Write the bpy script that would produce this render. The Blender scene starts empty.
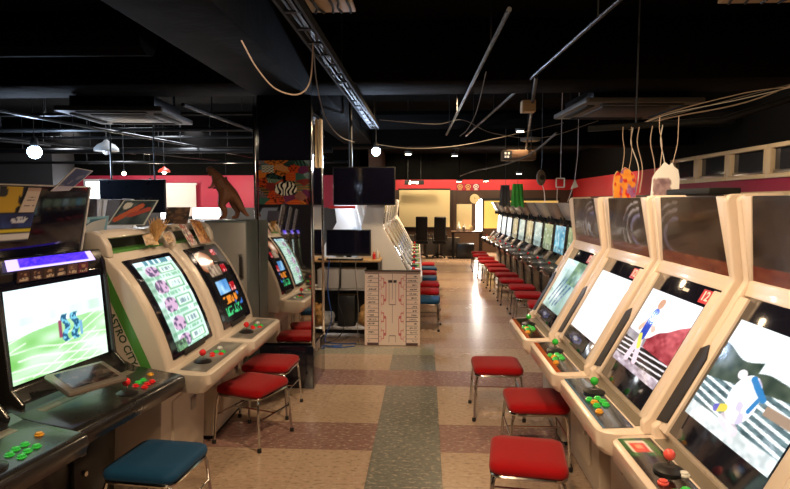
import bpy, bmesh, math, random
from mathutils import Vector, Matrix
PI = math.pi
R = math.radians
random.seed(7)
SC = bpy.context.scene
COL = SC.collection

# ------------------------------------------------------------------ helpers
def lin(c):
    return tuple((x / 12.92 if x <= .04045 else ((x + .055) / 1.055) ** 2.4) for x in c)

def rgb(r, g, b):
    return lin((r / 255, g / 255, b / 255))

def V(*a):
    return Vector(a)

def new():
    return bmesh.new()

def box(bm, c, s, bev=0.0, rot=None, seg=2):
    M = Matrix.Translation(c) @ (rot.to_4x4() if rot else Matrix.Identity(4)) @ Matrix.Diagonal((s[0], s[1], s[2], 1))
    r = bmesh.ops.create_cube(bm, size=1, matrix=M)
    if bev > 0:
        es = list({e for v in r['verts'] for e in v.link_edges})
        bmesh.ops.bevel(bm, geom=es, offset=bev, segments=seg, affect='EDGES', profile=.5, clamp_overlap=True)

def bx(bm, x0, x1, y0, y1, z0, z1, bev=0.0):
    box(bm, ((x0 + x1) / 2, (y0 + y1) / 2, (z0 + z1) / 2), (abs(x1 - x0), abs(y1 - y0), abs(z1 - z0)), bev)

def rotx(a):
    return Matrix.Rotation(a, 3, 'X')

def extr(bm, base, d, bev=0.0, seg=2):
    """closed solid: polygon BASE (3-D points) swept by the vector D"""
    d = Vector(d)
    a = [bm.verts.new(p) for p in base]
    b = [bm.verts.new(Vector(p) + d) for p in base]
    fs = [bm.faces.new(a), bm.faces.new(b[::-1])]
    n = len(a)
    for i in range(n):
        j = (i + 1) % n
        fs.append(bm.faces.new((a[j], a[i], b[i], b[j])))
    bmesh.ops.recalc_face_normals(bm, faces=fs)
    if bev > 0:
        es = list({e for f in fs for e in f.edges})
        bmesh.ops.bevel(bm, geom=es, offset=bev, segments=seg, affect='EDGES', profile=.5, clamp_overlap=True)

def prism(bm, pts, x0, x1, bev=0.0, seg=2):
    extr(bm, [V(x0, y, z) for y, z in pts], (x1 - x0, 0, 0), bev, seg)

def plan(bm, pts, z0, z1, bev=0.0, seg=2):
    extr(bm, [V(x, y, z0) for x, y in pts], (0, 0, z1 - z0), bev, seg)

def tube(bm, pts, r, n=6, cap=True, closed=False):
    pts = [Vector(p) for p in pts]
    m = len(pts)
    rs = r if isinstance(r, (list, tuple)) else [r] * m
    rings = []
    nrm = None
    for i in range(m):
        if closed:
            t = (pts[(i + 1) % m] - pts[i - 1])
        else:
            t = (pts[min(i + 1, m - 1)] - pts[max(i - 1, 0)])
        if t.length < 1e-9:
            t = V(0, 0, 1)
        t.normalize()
        if nrm is None:
            nrm = t.orthogonal().normalized()
        else:
            nrm = nrm - t * nrm.dot(t)
            nrm = nrm.normalized() if nrm.length > 1e-6 else t.orthogonal().normalized()
        bi = t.cross(nrm)
        rings.append([bm.verts.new(pts[i] + (nrm * math.cos(2 * PI * k / n) + bi * math.sin(2 * PI * k / n)) * rs[i]) for k in range(n)])
    fs = []
    for i in range(m if closed else m - 1):
        a, b = rings[i], rings[(i + 1) % m]
        for k in range(n):
            fs.append(bm.faces.new((a[k], a[(k + 1) % n], b[(k + 1) % n], b[k])))
    if cap and not closed:
        fs.append(bm.faces.new(rings[0][::-1]))
        fs.append(bm.faces.new(rings[-1]))

def smooth_path(pts, k=6):
    """Catmull-Rom through the points"""
    P = [Vector(p) for p in pts]
    P = [P[0] * 2 - P[1]] + P + [P[-1] * 2 - P[-2]]
    out = []
    for i in range(1, len(P) - 2):
        for j in range(k):
            t = j / k
            a, b, c, d = P[i - 1], P[i], P[i + 1], P[i + 2]
            out.append(.5 * ((2 * b) + (c - a) * t + (2 * a - 5 * b + 4 * c - d) * t * t + (3 * b - a - 3 * c + d) * t ** 3))
    out.append(P[-2])
    return out

def cyl(bm, p0, p1, r0, r1=None, n=14):
    tube(bm, [p0, p1], [r0, r0 if r1 is None else r1], n)

def lathe(bm, prof, c=(0, 0, 0), axis=None, n=16):
    """prof: (radius, height) rows, swept about the axis"""
    q = Matrix.Identity(3) if axis is None else Vector((0, 0, 1)).rotation_difference(Vector(axis)).to_matrix()
    rings = []
    for r, h in prof:
        rings.append([bm.verts.new(Vector(c) + q @ V(r * math.cos(2 * PI * k / n), r * math.sin(2 * PI * k / n), h)) for k in range(n)])
    for a, b in zip(rings, rings[1:]):
        for k in range(n):
            bm.faces.new((a[k], a[(k + 1) % n], b[(k + 1) % n], b[k]))
    bm.faces.new(rings[0][::-1])
    bm.faces.new(rings[-1])

def ball(bm, c, r, seg=14, sc=(1, 1, 1)):
    M = Matrix.Translation(c) @ Matrix.Diagonal((sc[0], sc[1], sc[2], 1))
    bmesh.ops.create_uvsphere(bm, u_segments=seg, v_segments=max(6, seg // 2 + 1), radius=r, matrix=M)

def rrect(w, d, r, n=5, cx=0, cy=0):
    out = []
    for sx, sy, a0 in ((1, 1, 0), (-1, 1, 90), (-1, -1, 180), (1, -1, 270)):
        for k in range(n + 1):
            a = R(a0 + 90 * k / n)
            out.append((cx + sx * (w / 2 - r) + r * math.cos(a), cy + sy * (d / 2 - r) + r * math.sin(a)))
    return out

def obj(name, bm, m=None, parent=None, ang=32, loc=None):
    me = bpy.data.meshes.new(name)
    bmesh.ops.remove_doubles(bm, verts=bm.verts, dist=1e-6)
    bm.normal_update()
    bm.to_mesh(me)
    bm.free()
    return link(name, me, m, parent, ang, loc)

def link(name, me, m, parent, ang=32, loc=None):
    for q in (m if isinstance(m, (list, tuple)) else [m]):
        if q:
            me.materials.append(q)
    if len(me.polygons):
        me.polygons.foreach_set('use_smooth', [True] * len(me.polygons))
        me.set_sharp_from_angle(angle=R(ang))
    o = bpy.data.objects.new(name, me)
    COL.objects.link(o)
    if parent:
        o.parent = parent
    if loc:
        o.location = loc
    return o

def picture(name, fn, nx, ny, P, m, parent=None, ss=False):
    """flat or curved printed/lit surface: grid mesh whose picture is computed per point; P(u,v) -> xyz, v up"""
    vs, cs, fs = [], [], []
    for j in range(ny + 1):
        for i in range(nx + 1):
            u, v = i / nx, j / ny
            vs.append(tuple(P(u, v)))
            if ss:
                du, dv = .27 / nx, .27 / ny
                q = [fn(min(1, max(0, u + a * du)), min(1, max(0, v + b * dv))) for a, b in ((-1, -.4), (.4, -1), (1, .4), (-.4, 1))]
                c = tuple(sum(x) / 4 for x in zip(*q))
            else:
                c = fn(u, v)
            c = lin(tuple(min(1, max(0, x)) for x in c))
            cs += [c[0], c[1], c[2], 1.0]
    for j in range(ny):
        for i in range(nx):
            a = j * (nx + 1) + i
            fs.append((a, a + 1, a + nx + 2, a + nx + 1))
    me = bpy.data.meshes.new(name)
    me.from_pydata(vs, [], fs)
    at = me.color_attributes.new('Col', 'FLOAT_COLOR', 'POINT')
    at.data.foreach_set('color', cs)
    return link(name, me, m, parent, 60)

def quadP(a, b, c, d, lift=0.0):
    """a=bottom left, b=bottom right, c=top right, d=top left, as seen from the front"""
    a, b, c, d = map(Vector, (a, b, c, d))
    n = (b - a).cross(d - a).normalized() * lift
    return lambda u, v: (a * (1 - u) + b * u) * (1 - v) + (d * (1 - u) + c * u) * v + n

def label(o, text, cat, group=None, kind=None):
    o['label'] = text
    o['category'] = cat
    if group:
        o['group'] = group
    if kind:
        o['kind'] = kind
    return o

def thing(name, text, cat, loc=(0, 0, 0), rz=0.0, group=None):
    o = bpy.data.objects.new(name, None)
    COL.objects.link(o)
    o.location = loc
    o.rotation_euler = (0, 0, rz)
    o.empty_display_size = .1
    return label(o, text, cat, group)

def struct(name, bm, m, parent=None):
    o = obj(name, bm, m, parent)
    if parent is None:
        o['kind'] = 'structure'
    return o

KIDS = {}
def kids(o):
    return [c for c in COL.objects if c.parent == o]

def dup(root, loc, rz, text, skip=()):
    if root.name not in KIDS:
        KIDS[root.name] = [(c, kids(c)) for c in kids(root)]
    r = root.copy()
    COL.objects.link(r)
    r.location = loc
    r.rotation_euler = (0, 0, rz)
    r['label'] = text
    for c, gs in KIDS[root.name]:
        if c.name.split('.')[0] in skip:
            continue
        k = c.copy()
        COL.objects.link(k)
        k.parent = r
        for g in gs:
            h = g.copy()
            COL.objects.link(h)
            h.parent = k
    return r

# ------------------------------------------------------------------ materials
def mat(name, col, rough=.5, metal=0.0, coat=0.0, spec=.5, bump=0.0, bscale=60, var=0.0, vscale=8, emit=None, es=0.0, sheen=0.0, alpha=None, trans=0.0):
    m = bpy.data.materials.new(name)
    m.use_nodes = True
    nt = m.node_tree
    b = nt.nodes['Principled BSDF']
    b.inputs['Base Color'].default_value = (*col, 1)
    b.inputs['Roughness'].default_value = rough
    b.inputs['Metallic'].default_value = metal
    b.inputs['Specular IOR Level'].default_value = spec
    b.inputs['Coat Weight'].default_value = coat
    b.inputs['Coat Roughness'].default_value = .08
    b.inputs['Sheen Weight'].default_value = sheen
    b.inputs['Transmission Weight'].default_value = trans
    if alpha is not None:
        b.inputs['Alpha'].default_value = alpha
    if emit:
        b.inputs['Emission Color'].default_value = (*emit, 1)
        b.inputs['Emission Strength'].default_value = es
    tc = nt.nodes.new('ShaderNodeTexCoord')
    if var > 0:
        n = nt.nodes.new('ShaderNodeTexNoise')
        n.inputs['Scale'].default_value = vscale
        n.inputs['Detail'].default_value = 5
        nt.links.new(tc.outputs['Object'], n.inputs['Vector'])
        mx = nt.nodes.new('ShaderNodeMix')
        mx.data_type = 'RGBA'
        mx.inputs['A'].default_value = (*[c * (1 - var) for c in col], 1)
        mx.inputs['B'].default_value = (*[min(1, c * (1 + var)) for c in col], 1)
        nt.links.new(n.outputs['Fac'], mx.inputs['Factor'])
        nt.links.new(mx.outputs['Result'], b.inputs['Base Color'])
        mr = nt.nodes.new('ShaderNodeMapRange')
        mr.inputs['To Min'].default_value = max(.02, rough - .12)
        mr.inputs['To Max'].default_value = min(1, rough + .12)
        nt.links.new(n.outputs['Fac'], mr.inputs['Value'])
        nt.links.new(mr.outputs['Result'], b.inputs['Roughness'])
    if bump > 0:
        n2 = nt.nodes.new('ShaderNodeTexNoise')
        n2.inputs['Scale'].default_value = bscale
        nt.links.new(tc.outputs['Object'], n2.inputs['Vector'])
        bp = nt.nodes.new('ShaderNodeBump')
        bp.inputs['Strength'].default_value = bump
        bp.inputs['Distance'].default_value = .01
        nt.links.new(n2.outputs['Fac'], bp.inputs['Height'])
        nt.links.new(bp.outputs['Normal'], b.inputs['Normal'])
    return m

def mat_print(name, rough=.4, coat=0.0, emit=0.0):
    """printed or lit picture: colour from the mesh's own 'Col'"""
    m = bpy.data.materials.new(name)
    m.use_nodes = True
    nt = m.node_tree
    b = nt.nodes['Principled BSDF']
    a = nt.nodes.new('ShaderNodeVertexColor')
    a.layer_name = 'Col'
    b.inputs['Roughness'].default_value = rough
    b.inputs['Coat Weight'].default_value = coat
    b.inputs['Coat Roughness'].default_value = .05
    if emit > 0:
        b.inputs['Base Color'].default_value = (.01, .01, .01, 1)
        nt.links.new(a.outputs['Color'], b.inputs['Emission Color'])
        b.inputs['Emission Strength'].default_value = emit
    else:
        nt.links.new(a.outputs['Color'], b.inputs['Base Color'])
    return m

M = dict(
    cream=mat('cream_plastic', rgb(226, 208, 192), .32, coat=.25, var=.02, vscale=4),
    ivory=mat('ivory_plastic', rgb(212, 198, 184), .33, coat=.3, var=.03, vscale=5),
    white=mat('white_plastic', rgb(235, 232, 228), .35, coat=.2, var=.04),
    creamdirty=mat('cream_steel', rgb(206, 192, 176), .5, var=.14, vscale=6),
    glossblack=mat('gloss_black', (.008, .008, .016), .08, coat=.6, var=0),
    black=mat('black_plastic', (.012, .012, .013), .35, var=.2),
    blackcab=mat('black_laminate', (.014, .013, .013), .28, coat=.3, var=.25, vscale=4),
    matblack=mat('matt_black', (.01, .01, .01), .75),
    slot=mat('dark_slot', (.02, .016, .014), .45),
    acryl=mat('smoked_acrylic', (.045, .034, .028), .12, coat=.6, var=.35, vscale=6),
    chrome=mat('chrome', (.62, .6, .58), .14, 1.0),
    steel=mat('steel', (.42, .41, .4), .32, 1.0, var=.12),
    greymetal=mat('grey_metal', rgb(150, 146, 140), .42, .3, var=.1),
    lockerside=mat('locker_side', rgb(96, 104, 104), .4, .35, var=.1),
    rubber=mat('black_rubber', (.012, .012, .012), .7),
    redseat=mat('red_velour', rgb(150, 6, 14), .9, spec=.15, sheen=.12, bump=.25, bscale=240, var=.16, vscale=14),
    blueseat=mat('blue_vinyl', rgb(12, 66, 104), .7, spec=.25, sheen=.05, bump=.15, bscale=200, var=.14, vscale=12),
    redball=mat('red_ball', rgb(235, 40, 45), .2, coat=.5),
    greenball=mat('green_ball', rgb(50, 190, 60), .2, coat=.5),
    yellowbtn=mat('yellow_button', rgb(225, 160, 50), .25, coat=.4),
    pinkbtn=mat('coral_button', rgb(240, 90, 80), .25, coat=.4),
    greenbtn=mat('green_button', rgb(55, 190, 75), .25, coat=.4, emit=rgb(40, 170, 60), es=.12),
    whitebtn=mat('white_button', rgb(225, 225, 220), .3, coat=.3),
    stripegreen=mat('green_stripe', rgb(86, 150, 66), .4, coat=.2),
    textdark=mat('dark_lettering', rgb(34, 70, 44), .5),
    redcard=mat('red_card', rgb(196, 34, 36), .45),
    whiteink=mat('white_ink', rgb(240, 236, 228), .5),
    greyplate=mat('grey_plate', rgb(128, 118, 104), .38, .2, var=.12),
    silver=mat('silver_plastic', rgb(150, 142, 134), .3, .6),
    print=mat_print('printed_card', .42),
    printgloss=mat_print('printed_gloss', .14, .4),
    screen=mat_print('lit_screen', .15, .2, 1.12),
    screendim=mat_print('lit_screen_dim', .15, .2, .85),
    purple=mat_print('purple_light', .3, .2, 1.5),
    paper=mat('white_paper', rgb(232, 228, 220), .7, var=.04),
    tan=mat('tan_card', rgb(205, 172, 128), .7, var=.08),
    wood=mat('light_wood', rgb(196, 160, 112), .5, var=.12, vscale=10),
    plank=mat('pale_board', rgb(238, 206, 150), .6, var=.08),
    ceil=mat('black_ceiling', (.0035, .0033, .003), .9, spec=.06, bump=.5, bscale=14, var=.3),
    beam=mat('dark_beam', (.0042, .0035, .003), .85, spec=.05, bump=.6, bscale=10, var=.35, vscale=3),
    duct=mat('dark_duct', (.010, .010, .011), .4, .5, var=.3),
    pipe=mat('grey_pipe', (.022, .023, .024), .38, .5, var=.2),
    acgrey=mat('ac_grey', rgb(62, 64, 66), .5, var=.1),
    acwhite=mat('ac_tan', rgb(92, 86, 80), .5, var=.1),
    wire=mat('pale_wire', rgb(190, 165, 145), .5),
    wirewhite=mat('white_wire', rgb(225, 215, 205), .5),
    wiregrey=mat('grey_wire', rgb(120, 112, 104), .5),
    wireblack=mat('black_wire', (.02, .02, .02), .5),
    cableblue=mat('blue_cable', rgb(40, 80, 150), .5),
    redwall=mat('red_wall', rgb(210, 44, 54), .6, var=.08, vscale=2),
    maroon=mat('maroon_wall', rgb(150, 22, 58), .6, var=.1, vscale=2),
    wallbrown=mat('brown_wainscot', rgb(66, 44, 30), .5, var=.2, vscale=3),
    wallgrey=mat('grey_wall', rgb(70, 68, 68), .7, var=.1, vscale=2),
    wallcream=mat('cream_wall', rgb(222, 198, 150), .7, var=.05, vscale=2),
    sheet=mat('projection_cloth', rgb(224, 200, 150), .75, var=.03, vscale=1.5),
    sheetwhite=mat('pale_cloth', rgb(226, 214, 206), .75, var=.03, vscale=1.5),
    winframe=mat('window_cream', rgb(206, 180, 140), .45, var=.1),
    winglass=mat('window_dark', (.03, .03, .032), .08, coat=.5),
    dino=mat('brown_hide', rgb(120, 74, 46), .6, bump=.8, bscale=40, var=.35, vscale=9),
    straw=mat('straw', rgb(196, 150, 92), .8, bump=1, bscale=30, var=.3, vscale=30),
    clearbag=mat('plastic_bag', rgb(190, 190, 190), .25, bump=1, bscale=20, var=.15),
    boxwhite=mat('white_carton', rgb(196, 190, 184), .6, var=.08),
    greencloth=mat('green_cloth', rgb(70, 170, 50), .8, sheen=.3, var=.15),
    greycloth=mat('grey_cloth', rgb(92, 84, 76), .8, sheen=.2, var=.15),
    fan=mat('fan_grey', rgb(110, 98, 88), .5, var=.15),
    bulb=mat('lit_bulb_cool', (1, 1, 1), .4, emit=(.5, .68, 1.0), es=60),
    bulbwarm=mat('lit_bulb_warm', (1, 1, 1), .4, emit=(1.0, .86, .62), es=30),
    daylight=mat('lit_gap', (1, 1, 1), .6, emit=(1.0, .94, .86), es=45),
    daylightcool=mat('lit_gap_cool', (1, 1, 1), .6, emit=(.86, .93, 1.0), es=9),
    curtain=mat('lit_curtain', rgb(240, 200, 110), .8, emit=rgb(245, 200, 110), es=.35, var=.06),
    enamel=mat('grey_enamel', rgb(120, 120, 118), .4, var=.1),
    redenamel=mat('red_enamel', rgb(190, 60, 40), .4),
    tv=mat('tv_glass', (.006, .006, .016), .1, coat=.5),
    navy=mat('navy_screen', rgb(12, 20, 34), .3, var=.2),
    gold=mat('gold_print', rgb(215, 176, 100), .5),
)

def mirror_mat():
    m = bpy.data.materials.new('mirror')
    m.use_nodes = True
    b = m.node_tree.nodes['Principled BSDF']
    b.inputs['Base Color'].default_value = (.80, .79, .77, 1)
    b.inputs['Metallic'].default_value = 1
    b.inputs['Roughness'].default_value = .03
    return m
M['mirror'] = mirror_mat()

def floor_mat():
    m = bpy.data.materials.new('vinyl_tile_floor')
    m.use_nodes = True
    nt = m.node_tree
    N, L = nt.nodes, nt.links
    b = N['Principled BSDF']
    geo = N.new('ShaderNodeNewGeometry')
    sep = N.new('ShaderNodeSeparateXYZ')
    L.new(geo.outputs['Position'], sep.inputs[0])

    def mth(op, a, c=None, d=None):
        n = N.new('ShaderNodeMath')
        n.operation = op
        for i, x in enumerate((a, c, d)):
            if x is None:
                continue
            if isinstance(x, (int, float)):
                n.inputs[i].default_value = x
            else:
                L.new(x, n.inputs[i])
        return n.outputs[0]

    def mix(f, a, c):
        n = N.new('ShaderNodeMix')
        n.data_type = 'RGBA'
        for s, x in (('Factor', f), ('A', a), ('B', c)):
            if isinstance(x, (int, float)):
                n.inputs[s].default_value = x
            elif isinstance(x, tuple):
                n.inputs[s].default_value = (*x, 1)
            else:
                L.new(x, n.inputs[s])
        return n.outputs['Result']

    def noise(sc, scale, detail=6, rough=.6):
        mp = N.new('ShaderNodeMapping')
        mp.inputs['Scale'].default_value = sc
        L.new(geo.outputs['Position'], mp.inputs['Vector'])
        n = N.new('ShaderNodeTexNoise')
        n.inputs['Scale'].default_value = scale
        n.inputs['Detail'].default_value = detail
        n.inputs['Roughness'].default_value = rough
        L.new(mp.outputs[0], n.inputs['Vector'])
        return n.outputs['Fac']

    X, Y = sep.outputs['X'], sep.outputs['Y']
    T = .452
    # tile cell value
    tx = mth('FLOOR', mth('DIVIDE', mth('ADD', X, .348), T))
    ty = mth('FLOOR', mth('DIVIDE', mth('SUBTRACT', Y, 3.65), T))
    wn = N.new('ShaderNodeTexWhiteNoise')
    wn.noise_dimensions = '2D'
    cb = N.new('ShaderNodeCombineXYZ')
    L.new(tx, cb.inputs[0]); L.new(ty, cb.inputs[1])
    L.new(cb.outputs[0], wn.inputs['Vector'])
    cell = wn.outputs['Value']
    # bands across the aisle
    ph = mth('FLOORED_MODULO', mth('SUBTRACT', Y, 3.65), 1.34)
    band = mth('MULTIPLY', mth('LESS_THAN', ph, .466), mth('SUBTRACT', 1.0, mth('MULTIPLY', mth('GREATER_THAN', Y, 5.6), .6)))
    stripe = mth('MULTIPLY', mth('MULTIPLY', mth('GREATER_THAN', X, -.348), mth('LESS_THAN', X, .104)), mth('LESS_THAN', Y, 6.30))
    notband1 = mth('SUBTRACT', 1.0, mth('MULTIPLY', band, mth('GREATER_THAN', Y, 4.6)))
    stripe = mth('MULTIPLY', stripe, notband1)
    cross = mth('MULTIPLY', mth('GREATER_THAN', Y, 6.02), mth('MULTIPLY', mth('LESS_THAN', Y, 6.5), mth('LESS_THAN', X, .104)))
    cross = mth('MULTIPLY', cross, mth('SUBTRACT', 1.0, band))
    beige = mix(cell, rgb(186, 160, 138), rgb(198, 172, 148))
    rose = mix(cell, rgb(142, 108, 104), rgb(154, 118, 112))
    green = mix(cell, rgb(112, 116, 110), rgb(122, 126, 120))
    col = mix(band, beige, rose)
    col = mix(stripe, col, green)
    col = mix(mth('MULTIPLY', cross, .8), col, rgb(150, 156, 140))
    # marbling chips
    n1 = noise((11, 20, 1), 2.4)
    chips = N.new('ShaderNodeMapRange')
    chips.inputs['From Min'].default_value = .53
    chips.inputs['From Max'].default_value = .64
    L.new(n1, chips.inputs['Value'])
    n2 = noise((9, 17, 1), 2.7)
    dk = N.new('ShaderNodeMapRange')
    dk.inputs['From Min'].default_value = .52
    dk.inputs['From Max'].default_value = .66
    L.new(n2, dk.inputs['Value'])
    col = mix(mth('MULTIPLY', chips.outputs[0], .62), col, rgb(206, 190, 170))
    col = mix(mth('MULTIPLY', dk.outputs[0], .50), col, rgb(84, 70, 62))
    # large worn patches
    n3 = noise((1, 1, 1), 1.3, 4)
    col = mix(mth('MULTIPLY', n3, .22), col, rgb(124, 96, 74))
    # seams
    fx = mth('ABSOLUTE', mth('SUBTRACT', mth('FRACT', mth('DIVIDE', mth('ADD', X, .348), T)), .5))
    fy = mth('ABSOLUTE', mth('SUBTRACT', mth('FRACT', mth('DIVIDE', mth('SUBTRACT', Y, 3.65), T)), .5))
    seam = mth('GREATER_THAN', mth('MAXIMUM', fx, fy), .495)
    col = mix(mth('MULTIPLY', seam, .22), col, rgb(86, 70, 58))
    L.new(col, b.inputs['Base Color'])
    rr = N.new('ShaderNodeMapRange')
    rr.inputs['To Min'].default_value = .16
    rr.inputs['To Max'].default_value = .34
    L.new(n3, rr.inputs['Value'])
    L.new(rr.outputs[0], b.inputs['Roughness'])
    b.inputs['Specular IOR Level'].default_value = .6
    bp = N.new('ShaderNodeBump')
    bp.inputs['Strength'].default_value = .06
    bp.inputs['Distance'].default_value = .01
    L.new(noise((1, 1, 1), 9, 3), bp.inputs['Height'])
    L.new(bp.outputs[0], b.inputs['Normal'])
    return m
M['floor'] = floor_mat()

# ------------------------------------------------------------------ picture makers (u right, v up, colours 0..1 sRGB)
def mixc(a, b, t):
    t = max(0, min(1, t))
    return tuple(x * (1 - t) + y * t for x, y in zip(a, b))

def h2(i, j, k=0):
    s = math.sin(i * 127.1 + j * 311.7 + k * 74.7) * 43758.5453
    return s - math.floor(s)

def vnoise(x, y, k=0):
    i, j = math.floor(x), math.floor(y)
    fx, fy = x - i, y - j
    fx, fy = fx * fx * (3 - 2 * fx), fy * fy * (3 - 2 * fy)
    a = h2(i, j, k) * (1 - fx) + h2(i + 1, j, k) * fx
    b = h2(i, j + 1, k) * (1 - fx) + h2(i + 1, j + 1, k) * fx
    return a * (1 - fy) + b * fy

def seg(u, v, x0, y0, x1, y1):
    dx, dy = x1 - x0, y1 - y0
    t = max(0, min(1, ((u - x0) * dx + (v - y0) * dy) / (dx * dx + dy * dy + 1e-9)))
    return math.hypot(u - x0 - t * dx, v - y0 - t * dy)

def pic_fields(u, v):
    c = mixc((.95, 1, 1), (.86, .95, .98), vnoise(u * 4, v * 6))
    g = .62 - .10 * (1 - u) + .12 * u * (1 - u) - .05
    if v < g:
        c = mixc((.46, .74, .38), (.84, .95, .86), vnoise(u * 5, v * 10, 2) + .55 * u - .15)
        k = (u * 1.2 - v * 2.6) * 4 + .8 * vnoise(u * 3, v * 3, 8)
        if abs(k - round(k)) < .09 and vnoise(u * 5, v * 5, 6) > .42:
            c = mixc(c, (.95, 1, .95), .7)
        k = (u * .5 + v * 3.2) * 3.2 + .6 * vnoise(u * 4, v * 3, 9)
        if abs(k - round(k)) < .10 and v < .34 and vnoise(u * 4, v * 5, 7) > .35:
            c = mixc(c, (.92, 1, .92), .75)
    if .60 < v < .68 + .05 * u and u > .1:
        c = mixc(c, (.55, .82, .55), .45 * vnoise(u * 14, 3))
    for x, w in ((.55, .030), (.655, .036)):
        d = abs(u - x - .02 * math.sin(v * 30)) / w
        if d < 1 and .30 < v < .62:
            c = (.12, .34, .48) if vnoise(u * 60, v * 40, 4) > .42 else (.45, .75, .85)
    if abs(u - .49) < .016 and .36 < v < .56:
        c = (.55, .25, .35)
    if abs(u - .715) < .014 and .33 < v < .50:
        c = (.45, .65, .80)
    return c

def pic_rows(u, v):
    c = mixc((.90, .97, .95), (.72, .86, .80), vnoise(u * 5, v * 9))
    if v > .93:
        return mixc((.85, .95, 1), (.35, .55, .60), 1 if vnoise(u * 20, 4) > .6 else 0)
    r = v / .186
    k, f = int(r), r - int(r)
    s = .04 * k
    if .12 < f < .92:
        if .12 < u < .30 + s * 0:
            pass
        d = math.hypot((u - .30) / .17, (f - .48) / .40)
        if d < 1:
            c = mixc((.80, .66, .78), (.35, .30, .42), 1 if vnoise(u * 26, v * 38, k) > .55 else 0)
        if .46 < u < .92 and .2 < f < .8:
            c = (.45, .66, .52) if (u < .50 or u > .88 or f < .28 or f > .72) else (.86, .95, .90)
            if .36 < f < .62 and .56 < u < .82:
                c = (.50, .58, .62) if vnoise(u * 50, v * 10, 5) > .5 else (.80, .90, .86)
    else:
        c = mixc(c, (.35, .62, .45), .6 * (vnoise(u * 30, v * 10) > .4))
    if u < .12:
        c = mixc(c, (.30, .50, .38), .7 * vnoise(v * 30, 2))
    if u < .3 and v < .12:
        c = mixc((.05, .08, .07), (.5, .7, .5), vnoise(u * 30, v * 40))
    return c

def pic_dark_menu(u, v):
    c = (.02, .02, .03)
    d = math.hypot((u - .22) / .30, (v - .80) / .16)
    if d < 1:
        c = mixc((1, .97, .90), (.55, .30, .18), d)
    if .16 < u < .62 and .58 < v < .72:
        c = mixc((.35, .28, .22), (.75, .65, .55), vnoise(u * 18, v * 30))
    for y in (.86, .60, .36):
        if .66 < u < .86 and y < v < y + .10:
            c = (.62, .05, .10) if vnoise(u * 30, v * 40, 3) > .35 else (.9, .6, .6)
    if .80 < u and v > .72:
        c = mixc(c, (.3, .3, .34), .5)
    if .15 < u < .62 and .36 < v < .52:
        c = mixc((.20, .45, .72), (.70, .85, .95), vnoise(u * 9, v * 14, 7))
    if .18 < u < .78 and .24 < v < .33:
        c = (.85, .50, .15) if vnoise(u * 30, v * 18, 8) > .45 else (.08, .05, .03)
    if .12 < u < .80 and .08 < v < .20:
        c = (.25, .75, .45) if vnoise(u * 34, v * 30, 9) > .55 else (.03, .06, .08)
    if .60 < u < .92 and .14 < v < .34 and vnoise(u * 22, v * 22, 1) > .6:
        c = (.20, .40, .70)
    return c

def fighter(u, v, x, y, s, cols, c):
    """a generic standing figure: trunk, head, arms, legs"""
    pu, pv = (u - x) / s, (v - y) / s
    P = ((0, .42, 0, .78, .085, 0), (0, .42, -.10, .02, .06, 1), (0, .42, .12, .04, .06, 1), (0, .74, -.16, .50, .045, 2), (0, .74, .17, .56, .045, 2), (0, .93, 0, .96, .07, 3))
    for x0, y0, x1, y1, r, k in P:
        if seg(pu, pv, x0, y0, x1, y1) < r:
            return cols[k]
    return c

def pic_stage_hills(u, v):
    c = mixc((.80, .88, .93), (.98, 1, 1), v * 1.1 + .3 * vnoise(u * 3, v * 4) - .3)
    if v < .66 + .12 * vnoise(u * 3.2, 1) - .10 * (u > .5) and v > .40:
        c = mixc((.14, .21, .18), (.34, .38, .32), vnoise(u * 14, v * 16, 1))
    if v < .50 - .10 * (1 - u) + .06 * u:
        c = mixc((.22, .30, .32), (.46, .56, .58), vnoise(u * 20, v * 30, 2))
        k = (v * 15 + u * 1.6)
        if abs(k - round(k)) < .20:
            c = (.93, .97, .98)
    if v < .14:
        c = mixc((.70, .74, .74), (.95, .97, .97), vnoise(u * 24, v * 24, 3))
    if .72 < u and .36 < v < .44:
        c = (.62, .52, .44)
    d = math.hypot((u - .50) / .15, (v - .38) / .22)
    if d < 1:
        c = (.95, .95, .99) if vnoise(u * 14, v * 12, 6) > .25 else (.80, .76, .86)
    if seg(u, v, .50, .57, .66, .46) < .030:
        c = (.16, .48, .72)
    if seg(u, v, .64, .48, .60, .32) < .018:
        c = (.16, .48, .72)
    if math.hypot((u - .37) / .05, (v - .56) / .045) < 1:
        c = (.95, .90, .92)
    if seg(u, v, .30, .20, .38, .24) < .035:
        c = (.86, .78, .30) if u > .32 else (.35, .35, .70)
    if seg(u, v, .42, .16, .56, .12) < .05:
        c = mixc(c, (.93, .82, .86), .7)
    return c

def pic_stage_red(u, v):
    c = mixc((1, .93, .93), (.98, .98, 1), v)
    if v < .34 + .62 * max(0, u - .42) + .09 * vnoise(u * 8, 2):
        c = mixc((.50, .12, .16), (.84, .42, .44), vnoise(u * 7, v * 9, 2) * .7 + .5 * vnoise(u * 22, v * 26, 5) - .1)
    if v < .44 - .06 * u and u < .48:
        c = mixc((.45, .42, .45), (.70, .68, .70), vnoise(u * 9, v * 20, 1))
    if v < .34 - .05 * u:
        c = (.08, .06, .07)
        k = v * 17 - u * .8
        if abs(k - round(k)) < .16:
            c = (.92, .88, .90)
    if v < .10:
        c = mixc((.88, .84, .88), (.50, .42, .46), vnoise(u * 20, v * 30, 4))
    c = fighter(u, v, .36, .10, .80, ((.16, .26, .68), (.92, .80, .84), (.86, .68, .58), (.80, .60, .48)), c)
    if seg(u, v, .33, .42, .40, .30) < .035:
        c = (.90, .86, .35)
    return c

def pic_white(u, v):
    return mixc((.97, .95, .96), (.99, 1, 1), v + .2 * vnoise(u * 3, v * 3))

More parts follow.
